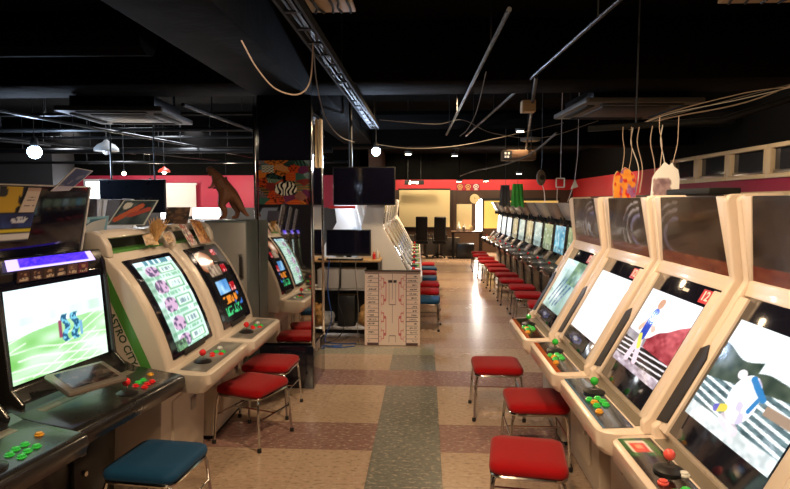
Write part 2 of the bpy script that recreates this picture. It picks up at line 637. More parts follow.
def pic_green_rope(u, v):
    c = mixc((.45, .58, .54), (.82, .90, .88), vnoise(u * 4, v * 5, 2))
    if v > .8:
        c = mixc(c, (.80, .93, .92), .7)
    if u < .35 and v > .35:
        c = mixc(c, (.86, .95, .95), .6)
    for x0, y0, x1, y1 in ((.35, .10, .62, .70), (.50, .10, .75, .62), (.20, .14, .45, .62), (.62, .12, .86, .52)):
        if seg(u, v, x0, y0, x1, y1) < .030:
            c = mixc((.20, .30, .40), (.60, .70, .78), vnoise(u * 30, v * 30, 3))
    if u > .6 and v > .55:
        c = mixc((.25, .38, .28), (.55, .66, .50), vnoise(u * 12, v * 14, 4))
    return c

def pic_swirl_reflection(u, v):
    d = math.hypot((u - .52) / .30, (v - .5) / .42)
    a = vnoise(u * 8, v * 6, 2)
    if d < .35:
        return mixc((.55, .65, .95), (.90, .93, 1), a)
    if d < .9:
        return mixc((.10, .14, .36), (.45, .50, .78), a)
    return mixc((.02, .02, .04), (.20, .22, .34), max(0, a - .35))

def pic_marquee(k):
    def f(u, v):
        a = vnoise(u * 4 + k * 3, v * 5, k)
        c = mixc((.16, .12, .10), (.30, .24, .20), a)
        if k:
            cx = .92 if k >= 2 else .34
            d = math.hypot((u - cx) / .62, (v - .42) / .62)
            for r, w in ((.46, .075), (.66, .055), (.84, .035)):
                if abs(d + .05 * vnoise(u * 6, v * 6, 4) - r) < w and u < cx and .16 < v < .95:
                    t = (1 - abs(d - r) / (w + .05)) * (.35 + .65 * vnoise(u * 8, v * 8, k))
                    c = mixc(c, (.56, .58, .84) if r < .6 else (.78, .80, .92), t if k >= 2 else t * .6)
        if v < .17:
            c = mixc((.36, .13, .10), (.50, .30, .22), vnoise(u * 14, v * 12, 4))
        return c
    return f

def pic_collage(u, v):
    i, j = u * 5.2 + .4 * vnoise(u * 6, v * 6, 1), v * 6.4 + .4 * vnoise(u * 6, v * 6, 2)
    best, bi = 9, 0
    for a in range(int(i) - 1, int(i) + 2):
        for b in range(int(j) - 1, int(j) + 2):
            d = math.hypot(i - a - h2(a, b, 1), j - b - h2(a, b, 2))
            if d < best:
                best, bi = d, (a, b)
    pal = ((.82, .30, .14), (.24, .42, .36), (.52, .20, .18), (.34, .50, .54), (.82, .46, .16), (.28, .20, .30), (.60, .56, .40), (.44, .18, .34), (.14, .24, .22))
    c = pal[int(h2(bi[0], bi[1], 5) * 9) % 9]
    k = int(h2(bi[0], bi[1], 7) * 5)
    if k == 0:
        c = mixc(c, (.05, .05, .05), (math.sin(u * 90 + v * 30) > .2) * .8)
    elif k == 1:
        c = mixc(c, (.9, .85, .7), (math.sin(best * 40) > .4) * .6)
    elif k == 2:
        c = mixc(c, (.9, .5, .15), (math.sin(v * 110) > 0) * .6)
    elif k == 3:
        c = mixc(c, (.06, .05, .05), (vnoise(u * 40, v * 50, 3) > .6) * .6)
    if .06 < u < .30 and .72 < v < .90:
        c = (.92, .90, .80) if (int(u * 26) + int(v * 36)) % 2 else (.08, .07, .07)
    d = math.hypot((u - .52) / .22, (v - .36) / .16)
    if d < 1:
        c = (.95, .93, .85) if math.sin(u * 70 + 9 * vnoise(u * 7, v * 7, 9)) > 0 else (.04, .04, .04)
    if abs(u - .50) < .025 and .48 < v < .66:
        c = (.03, .03, .03)
    return mixc(c, (.10, .08, .07), .12)

def pic_bracket(u, v):
    c = mixc((.93, .82, .76), (.96, .88, .82), vnoise(u * 5, v * 6))
    if v > .965:
        return (.62, .52, .48)
    rows = 16
    y = (v - .03) / .93 * rows
    f = y - int(y)
    ink = None
    for side in (0, 1):
        a = u if side == 0 else 1 - u
        if .04 < a < .25:
            if f < .10:
                ink = (.36, .26, .26)
            elif .30 < f < .68 and .06 < a < .08 + .15 * h2(int(y), side, 3):
                if vnoise(a * 170, f * 9 + int(y) * 7, side) > .47:
                    ink = (.30, .22, .24)
        if abs(a - .25) < .006:
            ink = (.45, .32, .32)
        for lv, (x0, x1) in enumerate(((.25, .30), (.30, .345), (.345, .385))):
            n = rows >> lv
            yy = (v - .03) / .93 * n
            ff = yy - int(yy)
            if x0 < a < x1 and abs(ff - .5) < .035 * (lv + 1) * .7:
                ink = (.82, .42, .42)
            n2 = n / 2
            y2 = (v - .03) / .93 * n2
            if abs(a - x1) < .006 and .25 < y2 - int(y2) < .75:
                ink = (.82, .42, .42)
    if abs(u - .5) < .006 and (.30 < v < .55 or .62 < v < .98):
        ink = (.45, .30, .30)
    if .44 < u < .56 and (abs(v - .55) < .006 or abs(v - .13) < .006):
        ink = (.45, .30, .30)
    if (abs(u - .44) < .006 or abs(u - .56) < .006) and (.55 < v < .84 or .04 < v < .13):
        ink = (.50, .34, .34)
    if .42 < u < .495 and .845 < v < .88 or .515 < u < .58 and .845 < v < .88:
        ink = (.25, .17, .17)
    return ink or c

def pic_flyer(pal, k, bands=5):
    def f(u, v):
        c = pal[0]
        if vnoise(u * 4, v * 5, k) > .55:
            c = pal[1]
        if vnoise(u * 7 + 3, v * 9, k + 1) > .62:
            c = pal[2 % len(pal)]
        if len(pal) > 3 and vnoise(u * 12, v * 14, k + 2) > .70:
            c = pal[3]
        return c
    return f

def pic_notice(u, v):
    c = (.90, .84, .78)
    if v > .85:
        c = (.82, .70, .64)
    r = v * 9
    if .25 < r - int(r) < .55 and .15 < u < .9 and int(r) in (2, 4, 5) and vnoise(u * 24, int(r), 3) > .35:
        c = (.36, .28, .34)
    return c

def pic_blue_poster(u, v):
    c = (.10, .12, .20)
    if v > .55 and u < .55:
        c = (.88, .72, .18) if vnoise(u * 8, v * 9, 3) > .35 else (.14, .14, .16)
    if .26 < v < .52:
        c = mixc((.08, .12, .32), (.22, .32, .62), vnoise(u * 6, v * 7, 2))
        if math.hypot((u - .6) / .24, (v - .40) / .06) < 1 and vnoise(u * 22, v * 30, 4) > .42:
            c = (.85, .88, .93)
    if .18 < v < .23:
        c = (.88, .80, .20)
    if .05 < v < .14:
        c = (.90, .90, .92)
    return c

def pic_cards(u, v):
    n = 6
    f = u * n - int(u * n)
    if f < .08 or f > .92:
        return (.04, .03, .05)
    k = int(u * n)
    c = ((.30, .16, .14), (.24, .14, .16), (.26, .18, .14), (.22, .14, .18), (.42, .30, .30), (.42, .16, .26))[k % 6]
    if .5 < v < .85 and .25 < f < .75 and vnoise(f * 9 + k, v * 6, k) > .5:
        c = (.70, .55, .45)
    if .12 < v < .38 and .2 < f < .85:
        c = (.82, .74, .66) if vnoise(f * 12, v * 10, k) > .45 else (.30, .20, .22)
    return c

def pic_purple(u, v):
    if u < .13 or u > .93:
        return (.78, .70, 1)
    if v < .2:
        return (.80, .72, 1)
    return mixc((.14, .06, .70), (.36, .20, .98), vnoise(u * 40, v * 8, 2))

def pic_deck(k):
    pal = ({0: ((.05, .05, .05), (.08, .07, .06)), 1: ((.10, .16, .22), (.30, .36, .40)), 2: ((.16, .13, .11), (.34, .28, .22)), 3: ((.10, .09, .08), (.45, .22, .14)), 4: ((.05, .07, .09), (.16, .22, .26)), 5: ((.42, .40, .38), (.62, .60, .56))})[k]
    def f(u, v):
        c = mixc(pal[0], pal[1], 1.4 * vnoise(u * 6, v * 4, k) - .4)
        if k == 0 and u < .24 and v < .88:
            c = (.18, .42, .20) if vnoise(u * 18, v * 12, 2) > .3 else (.06, .12, .06)
            if .04 < u < .19 and .16 < v < .74:
                c = (.95, .90, .85) if (u < .055 or u > .175 or v < .22 or v > .68) else (.82, .22, .14)
                if .08 < u < .15 and .34 < v < .56:
                    c = (.93, .60, .45)
        if k in (2, 3) and v < .22:
            c = (.72, .36, .18)
        if k == 1 and v < .10:
            c = (.30, .42, .52)
        return c
    return f

def pic_far_screen(k):
    pals = (((.50, .58, .44), (.74, .78, .62)), ((.62, .72, .70), (.82, .90, .88)), ((.28, .58, .72), (.70, .93, .97)), ((.42, .50, .36), (.66, .70, .52)), ((.60, .56, .44), (.80, .76, .60)), ((.90, .95, .98), (1, 1, 1)))
    p = pals[k % 6]
    def f(u, v):
        c = mixc(p[0], p[1], vnoise(u * 5, v * 6, k))
        if v < .22:
            c = mixc(c, (.20, .22, .20), .5 * vnoise(u * 12, v * 20, k + 2))
        if vnoise(u * 9, v * 9, k + 5) > .76:
            c = mixc(c, (.95, .98, .95), .6)
        return c
    return f

def pic_glow(u, v):
    c = (.03, .04, .06)
    d = math.hypot((u - .3) / .3, (v - .35) / .25)
    return mixc((.55, .72, .95), c, d)

def pic_plain(c):
    return lambda u, v: c

def pic_crown(kind):
    def f(u, v):
        if kind == 0:
            c = mixc((.90, .50, .16), (.95, .70, .30), vnoise(u * 7, v * 8, 1))
            if u > .30 and vnoise(u * 6, v * 7, 2) > .42:
                c = mixc((.50, .24, .46), (.70, .52, .72), vnoise(u * 12, v * 14, 3))
            if vnoise(u * 9, v * 9, 5) > .68:
                c = (.80, .14, .14)
            return c
        c = (.98, .96, .95)
        if .06 < u < .70 and .06 < v < .52:
            c = mixc((.46, .36, .40), (.72, .62, .64), vnoise(u * 12, v * 12, 3))
        return c
    return f

# ------------------------------------------------------------------ the setting
BACK, LEFTBACK = 18.4, 13.0
bm = new(); bx(bm, -10.2, 4.9, -4.5, 18.7, -.12, 0); struct('floor', bm, M['floor'])
bm = new(); bx(bm, -10.2, 4.9, -4.5, 18.7, 3.15, 3.3); struct('ceiling', bm, M['ceil'])
bm = new(); bx(bm, -10.2, 4.9, -4.7, -4.5, 0, 3.3); struct('wall_front', bm, M['wallbrown'])
bm = new(); bx(bm, -10.4, -10.2, -4.7, 13.2, 0, 3.3); struct('wall_left', bm, M['wallgrey'])
# rear walls: cream above brown wainscot, red frieze, black up to the ceiling
bm = new(); bx(bm, -1.3, 4.9, BACK, BACK + .2, .0, .82); struct('wall_back_wainscot', bm, M['wallbrown'])
bm = new(); bx(bm, -1.3, 4.9, BACK, BACK + .2, .82, 2.0); struct('wall_back', bm, M['wallbrown'])
bm = new(); bx(bm, -1.3, 4.65, BACK, BACK + .2, 2.0, 2.33); struct('wall_back_frieze', bm, M['redwall'])
bm = new(); bx(bm, -1.3, 4.9, BACK, BACK + .2, 2.33, 3.3); struct('wall_back_upper', bm, M['ceil'])
bm = new(); bx(bm, -10.2, -1.3, LEFTBACK, LEFTBACK + .2, 0, 1.5); struct('wall_rear', bm, M['wallgrey'])
bm = new(); bx(bm, -10.2, -1.3, LEFTBACK, LEFTBACK + .2, 1.5, 2.24); struct('wall_rear_frieze', bm, mat('rose_wall', rgb(178, 40, 66), .6, var=.1, vscale=2))
bm = new(); bx(bm, -10.2, -1.3, LEFTBACK, LEFTBACK + .2, 2.24, 3.3); struct('wall_rear_upper', bm, M['ceil'])
bm = new(); bx(bm, -1.5, -1.3, LEFTBACK, BACK, 0, 3.3); struct('wall_inner', bm, M['wallbrown'])
RX = 4.65
bm = new(); bx(bm, RX, RX + .25, -4.7, 9.2, 0, 1.78); struct('wall_right', bm, M['wallcream'])
bm = new(); bx(bm, RX, RX + .25, 9.2, BACK, 0, 1.78); struct('wall_right_dark', bm, M['wallbrown'])
bm = new(); bx(bm, RX, RX + .25, -4.7, 11.2, 1.78, 1.96); struct('wall_right_frieze', bm, M['maroon'])
bm = new(); bx(bm, RX, RX + .25, 11.2, BACK, 1.78, 2.31); struct('wall_right_red', bm, M['redwall'])
bm = new(); bx(bm, RX, RX + .25, -4.7, 11.2, 2.42, 3.3); struct('wall_right_upper', bm, M['ceil'])
bm = new(); bx(bm, RX, RX + .25, 11.2, BACK, 2.31, 3.3); struct('wall_right_head', bm, M['ceil'])
# window strip high on the right wall: eight lights in cream frames
bm = new(); bx(bm, RX + .14, RX + .25, -4.7, 11.2, 1.96, 2.42); struct('wall_right_reveal', bm, M['matblack'])
k = 0
y = 11.15
while y > 2.0:
    k += 1
    y1 = y - 1.02
    w = bpy.data.objects.new('window_%d' % k, None)
    COL.objects.link(w); w['kind'] = 'structure'; w.location = (RX, (y + y1) / 2, 2.19)
    bm = new()
    hw = (y - y1) / 2
    bx(bm, -.03, .10, -hw, hw, .17, .23, .008)
    bx(bm, -.03, .10, -hw, hw, -.23, -.17, .008)
    bx(bm, -.035, .10, hw - .12, hw, -.17, .17, .008)
    bx(bm, -.035, .10, -hw, -hw + .05, -.17, .17, .008)
    obj('window_frame', bm, M['winframe'], w)
    bm = new(); bx(bm, .03, .05, -hw + .05, hw - .12, -.17, .17); obj('window_pane', bm, M['winglass'], w)
    bm = new(); bx(bm, .0, .03, -hw + .05, hw - .12, -.17, -.12, .005); obj('window_rail', bm, M['steel'], w)
    y = y1
# beams
bm = new(); bx(bm, -10.2, 4.65, 4.85, 5.45, 2.645, 3.15, .02); struct('beam_cross', bm, M['beam'])
bm = new(); bx(bm, -10.2, 4.65, 10.2, 10.8, 2.62, 3.15, .02); struct('beam_rear', bm, M['beam'])
bm = new(); extr(bm, [V(-1.46, -4.5, 2.54), V(-.96, -4.5, 2.54), V(-.96, -4.5, 3.15), V(-1.46, -4.5, 3.15)], (0, 9.35, 0), .02)
struct('beam_aisle', bm, M['beam'])
bm = new(); bx(bm, -1.46, -.96, 5.45, 10.2, 2.66, 3.15, .02); struct('beam_aisle_rear', bm, M['beam'])

# ------------------------------------------------------------------ mirror clad pillar
pil = bpy.data.objects.new('pillar', None); COL.objects.link(pil); pil['kind'] = 'structure'; pil.location = (-1.225, 5.155, 0)
bm = new(); bx(bm, -.235, .235, -.23, .24, .38, 2.66); obj('core', bm, M['glossblack'], pil)
bm = new(); box(bm, (0, 0, 0), (.455, .006, 1.215)); mp = obj('mirror_panel', bm, M['mirror'], pil); mp.location = (0, -.262, 1.012); mp.rotation_euler = (R(-1.5), 0, R(.9))
bm = new(); bx(bm, .237, .245, -.22, .23, .40, 2.46); obj('mirror_panel', bm, M['mirror'], pil)
bm = new()
for sx in (-1, 1):
    bx(bm, sx * .246 - .010, sx * .246 + .010, -.290, -.228, .36, 2.46, .003)
bx(bm, .236, .256, .225, .245, .36, 2.46, .003)
obj('corner_trim', bm, M['chrome'], pil)
bm = new(); bx(bm, -.225, .225, -.2385, -.232, 2.005, 2.46); obj('black_panel', bm, M['glossblack'], pil)
picture('collage_panel', pic_collage, 90, 100, quadP((-.225, -.2415, 1.62), (.225, -.2415, 1.62), (.225, -.2405, 2.0), (-.225, -.2405, 2.0)), M['printgloss'], pil)
bm = new(); bx(bm, -.25, .25, -.292, .26, 0, .385, .008); obj('plinth', bm, M['glossblack'], pil)

# ------------------------------------------------------------------ arcade cabinets
def add_stick(t, x, y, z, m, dust=True, s=1.0):
    a = bpy.data.objects.new('joystick', None); COL.objects.link(a); a.parent = t; a.location = (x, y, z)
    bm = new(); cyl(bm, (0, 0, 0), (0, 0, .045 * s), .0055, n=8); obj('shaft', bm, M['chrome'], a)
    bm = new(); ball(bm, (0, 0, .055 * s), .0195 * s, 14); obj('ball_top', bm, m, a)
    if dust:
        bm = new(); lathe(bm, [(.05, -.004), (.05, .006), (.024, .018), (.018, .018)], n=18); obj('dust_washer', bm, M['black'], a)

def add_button(t, x, y, z, m, r=.0155, nrm=(0, 0, 1)):
    bm = new(); lathe(bm, [(r * 1.15, -.004), (r * 1.15, .004), (r * .86, .006), (r * .84, .011), (r * .6, .013)], (0, 0, 0), nrm, 14)
    obj('button', bm, m, t, loc=(x, y, z))

def blast(text, body, deck, stick, btns, scr, marq, group, extra=None, loc=(0, 0, 0), rz=0, detail=True, ledge='greyplate', hi=(40, 30), em='screen', vent=False):
    """sit-down cabinet with a tall acrylic header; faces -Y, front edge of the panel at y=0"""
    t = thing('arcade_cabinet', text, 'arcade machine', loc, rz, group)
    B = M[body]
    W = .73
    h = W / 2
    # pedestal
    bm = new()
    prism(bm, [(.27, 0.03), (.25, .60), (.30, .66), (.80, .66), (.80, .03)], -h + .06, h - .06, .012)
    obj('pedestal', bm, M['creamdirty'], t)
    bm = new(); bx(bm, -h + .08, h - .08, .30, .78, 0, .032); obj('kick_plinth', bm, M['matblack'], t)
    if detail:
        bm = new(); bx(bm, -.17, .17, .246, .262, .16, .50, .006); d = obj('coin_door', bm, M['creamdirty'], t)
        bm = new(); bx(bm, -.13, -.07, .238, .248, .36, .44, .003); obj('coin_slot', bm, M['steel'], d)
        bm = new(); cyl(bm, (.12, .250, .33), (.12, .236, .33), .012, n=12); obj('lock', bm, M['chrome'], d)
    # body shell
    prof = [(.25, .60), (.215, .70), (.20, .775), (.235, .80), (.505, 1.30), (.545, 1.345), (.545, 1.645), (.60, 1.675), (.66, 1.60), (.74, 1.30), (.80, .95), (.80, .60)]
    bm = new(); prism(bm, prof, -h + .03, h - .03, .008); obj('body_shell', bm, B, t)
    # side plates: sweep up from the panel and around the header
    sp = [(.24, .56), (.165, .70), (.160, .785), (.185, .805), (.452, 1.297), (.484, 1.35), (.444, 1.655), (.458, 1.676), (.60, 1.682), (.675, 1.60), (.755, 1.30), (.80, 1.0), (.80, .56)]
    for s in (-1, 1):
        bm = new(); prism(bm, sp, s * h, s * (h - .036), .010, 3); obj('side_panel', bm, B, t)
    # front posts beside the screen, with the dark inlay of the photo
    n = V(0, -.880, .475)
    tvec = V(0, .27, .495).normalized()
    p0 = V(0, .205, .79)
    def fr(x, s, lift):
        return V(x, 0, 0) + p0 + tvec * s + n * lift
    for s in (-1, 1):
        bm = new()
        a, b = s * (h - .036), s * .272
        extr(bm, [fr(a, -.02, -.02), fr(b, -.02, -.02), fr(b, .565, -.02), fr(a, .565, -.02)], n * .041, .005)
        po = obj('front_post', bm, B, t)
        if s > 0:
            continue
        bm = new()
        a, b = s * (h - .038), s * .290
        a, b = s * (h - .004), s * .290
        extr(bm, [fr(a, .0, .020), fr(b, .02, .020), fr(b, .30, .020), fr(b * .55 + a * .45, .352, .020), fr(a, .325, .020)], n * .007)
        obj('dark_inlay', bm, M['slot'], po)
    # bezel and tube
    bm = new()
    extr(bm, [fr(-.29, -.005, -.016), fr(.29, -.005, -.016), fr(.29, .575, -.016), fr(-.29, .575, -.016)], n * .026, .003)
    bz = obj('monitor_bezel', bm, M['glossblack'], t)
    q = .01
    sw = .254
    picture('screen', scr, hi[0], hi[1], lambda u, v: fr(-sw + 2 * sw * u, .095 + .392 * v, .0115 + .010 * (1 - (2 * u - 1) ** 2) * (1 - (2 * v - 1) ** 2)), M[em], bz, ss=hi[0] > 60)
    bm = new(); bx(bm, -.302, .302, .20, .25, .755, .80, .01); obj('screen_ledge', bm, B, t)
    # header: trapezoid glass in a cream surround
    bt, tp = V(0, .49, 1.352), V(0, .448, 1.668)
    hb, ht = .315, .270
    fn = (tp - bt).cross(V(-1, 0, 0)).normalized()
    for s in (-1, 1):
        bm = new()
        extr(bm, [V(s * (h - .03), 0, 0) + bt, V(s * hb, 0, 0) + bt, V(s * ht, 0, 0) + tp, V(s * (h - .03), 0, 0) + tp], (0, .10, 0), .004)
        obj('header_post', bm, B, t)
    bm = new(); extr(bm, [V(-hb, .006, 0) + bt, V(hb, .006, 0) + bt, V(ht, .006, 0) + tp, V(-ht, .006, 0) + tp], (0, .09, 0), 0)
    obj('header_box', bm, M['slot'], t)
    picture('header_glass', marq, 40, 30, quadP(V(-hb + .003, .004, .004) + bt, V(hb - .003, .004, .004) + bt, V(ht - .003, .004, -.004) + tp, V(-ht + .003, .004, -.004) + tp), M['printgloss'], t)
    bm = new(); prism(bm, [(.472, 1.298), (.482, 1.318), (.490, 1.350), (.50, 1.362), (.56, 1.362), (.56, 1.298)], -h + .03, h - .03, .003); obj('header_sill', bm, B, t)
    if vent:
        bm = new(); bx(bm, -ht + .02, ht - .10, .47, .60, 1.678, 1.705, .006); obj('top_vent', bm, M['matblack'], t)
    # control panel
    o = [(h, .27), (-h, .27)] + [(-h + .09 * (1 - math.cos(a)), .09 - .09 * math.sin(a)) for a in [PI / 2 * k / 6 for k in range(1, 7)]] + [(h - .09 * (1 - math.sin(a)), .09 - .09 * math.cos(a)) for a in [PI / 2 * k / 6 for k in range(0, 6)]]
    o = [(h, .27), (-h, .27), (-h, .09)] + [(-h + .07 * (1 - math.cos(R(d))), .09 - .09 * math.sin(R(d))) for d in (22, 45, 67, 90)] + [(h - .07 * (1 - math.cos(R(d))), .09 - .09 * math.sin(R(d))) for d in (90, 67, 45, 22)] + [(h, .09)]
    bm = new()
    ctr = V(0, .13, 0)
    lows = [V(x * .94, .03 + y * .96, .63) for x, y in o]
    mids = [V(x, y, .668 + .05 * y) for x, y in o]
    tops = [V(x, y, .730 + .05 * y) for x, y in o]
    tops2 = [V(x * .972, .010 + y * .955, .738 + .05 * y) for x, y in o]
    rings = [[bm.verts.new(p) for p in rr] for rr in (lows, mids, tops, tops2)]
    for a, b in zip(rings, rings[1:]):
        for i in range(len(a)):
            j = (i + 1) % len(a)
            bm.faces.new((a[j], a[i], b[i], b[j]))
    bm.faces.new(rings[0]); bm.faces.new(rings[-1][::-1])
    bmesh.ops.recalc_face_normals(bm, faces=bm.faces)
    pn = obj('control_panel', bm, B, t, 40)
    zz = lambda y: .7395 + .05 * y
    picture('panel_artwork', deck, 40, 16, lambda u, v: V((-h + .045) + (2 * h - .09) * u, .022 + .123 * v, zz(.022 + .123 * v) + .001), M['printgloss'], pn)
    bm = new(); box(bm, (0, .190, zz(.19)), (2 * h - .12, .07, .006), .002, rotx(.05)); obj('steel_plate', bm, M[ledge], pn)
    sx, by = stick[0], stick[1]
    add_stick(t, sx, by, zz(by) + .002, M[stick[2]])
    for x, y2, mm in btns:
        add_button(t, x, y2, zz(y2) + .002, M[mm])
    if extra:
        extra(t, fr, n)
    return t

def text_part(name, s, size, m, parent, Mx, extrude=.0008, align='CENTER'):
    cu = bpy.data.curves.new(name, 'FONT')
    cu.body = s
    cu.size = size
    cu.extrude = extrude
    cu.offset = size * .018
    cu.align_x = align
    cu.align_y = 'CENTER'
    cu.materials.append(m)
    tmp = bpy.data.objects.new('lettering_source', cu)
    COL.objects.link(tmp)
    dg = bpy.context.evaluated_depsgraph_get()
    me = bpy.data.meshes.new_from_object(tmp.evaluated_get(dg))
    bpy.data.objects.remove(tmp)
    bpy.data.curves.remove(cu)
    me.transform(Mx)
    me.name = name
    o = bpy.data.objects.new(name, me)
    COL.objects.link(o)
    o.parent = parent
    if not me.materials:
        me.materials.append(m)
    return o

def basis(o, xa, ya):
    xa, ya = Vector(xa).normalized(), Vector(ya).normalized()
    za = xa.cross(ya).normalized()
    return Matrix(((xa.x, ya.x, za.x, o[0]), (xa.y, ya.y, za.y, o[1]), (xa.z, ya.z, za.z, o[2]), (0, 0, 0, 1)))

def card12(t, fr, n):
    bm = new(); extr(bm, [fr(.190, .50, .010), fr(.268, .50, .010), fr(.268, .56, .010), fr(.190, .56, .010)], n * .004)
    c = obj('number_card', bm, M['redcard'], t)
    text_part('number_lettering', '12', .058, M['whiteink'], c, basis(fr(.229, .530, .0152), (1, 0, 0), fr(0, 1, 0) - fr(0, 0, 0)))

def card_and_reflection(t, fr, n):
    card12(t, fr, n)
    picture('picture_sheet', pic_swirl_reflection, 30, 14, quadP(fr(-.28, .012, .0125), fr(.16, .012, .0125), fr(.16, .085, .0125), fr(-.28, .085, .0125)), M['printgloss'], t)  # bluish glossy reflection, painted as a picture on the lower bezel

def card_small(t, fr, n):
    bm = new(); extr(bm, [fr(.02, .525, .010), fr(.07, .525, .010), fr(.07, .540, .010), fr(.02, .540, .010)], n * .002)
    obj('maker_badge', bm, M['whiteink'], t)
    card12(t, fr, n)

GB = 'cream cabinets with acrylic headers beside the stools'
# -x is the far end of a machine of this row
B1 = [(.03, .052, 'pinkbtn'), (.085, .10, 'greenbtn'), (.125, .105, 'greenbtn'), (.165, .10, 'greenbtn'), (.10, .062, 'greenbtn'), (.14, .066, 'greenbtn'), (.18, .062, 'greenbtn'), (-.02, .14, 'whitebtn')]
B2 = [(-.01, .10, 'greenbtn'), (.03, .112, 'greenbtn'), (.07, .112, 'greenbtn'), (0.0, .06, 'greenbtn'), (.04, .072, 'yellowbtn'), (.08, .07, 'greenbtn'), (.15, .06, 'yellowbtn')]
MY = (1.845, 2.585, 3.335, 4.085)
MX = (.715, .690, .675, .650)
blast('big cream cabinet with white-robed fighting screen and coral ball stick, beside the red stool', 'cream', pic_deck(0), (-.055, .105, 'pinkbtn'), B1, pic_stage_hills, pic_marquee(0), GB, card_small, (MX[0], MY[0], 0), -PI / 2, hi=(170, 130))
blast('cream cabinet with blue-suited fighter and red rocks on its screen', 'cream', pic_deck(1), (-.10, .11, 'greenball'), B2, pic_stage_red, pic_marquee(1), GB, card_small, (MX[1], MY[1], 0), -PI / 2, hi=(170, 130), vent=True)
blast('cream cabinet with blank white screen above a painted swirl reflection', 'cream', pic_deck(2), (-.10, .11, 'greenball'), B2, pic_white, pic_marquee(2), GB, card_and_reflection, (MX[2], MY[2], 0), -PI / 2, hi=(30, 24))
blast('cream cabinet with grey-green claw picture screen, last of its row before the black cabinets', 'cream', pic_deck(3), (-.10, .11, 'greenball'), B2, pic_green_rope, pic_marquee(3), GB, card_and_reflection, (MX[3], MY[3], 0), -PI / 2, hi=(110, 84))

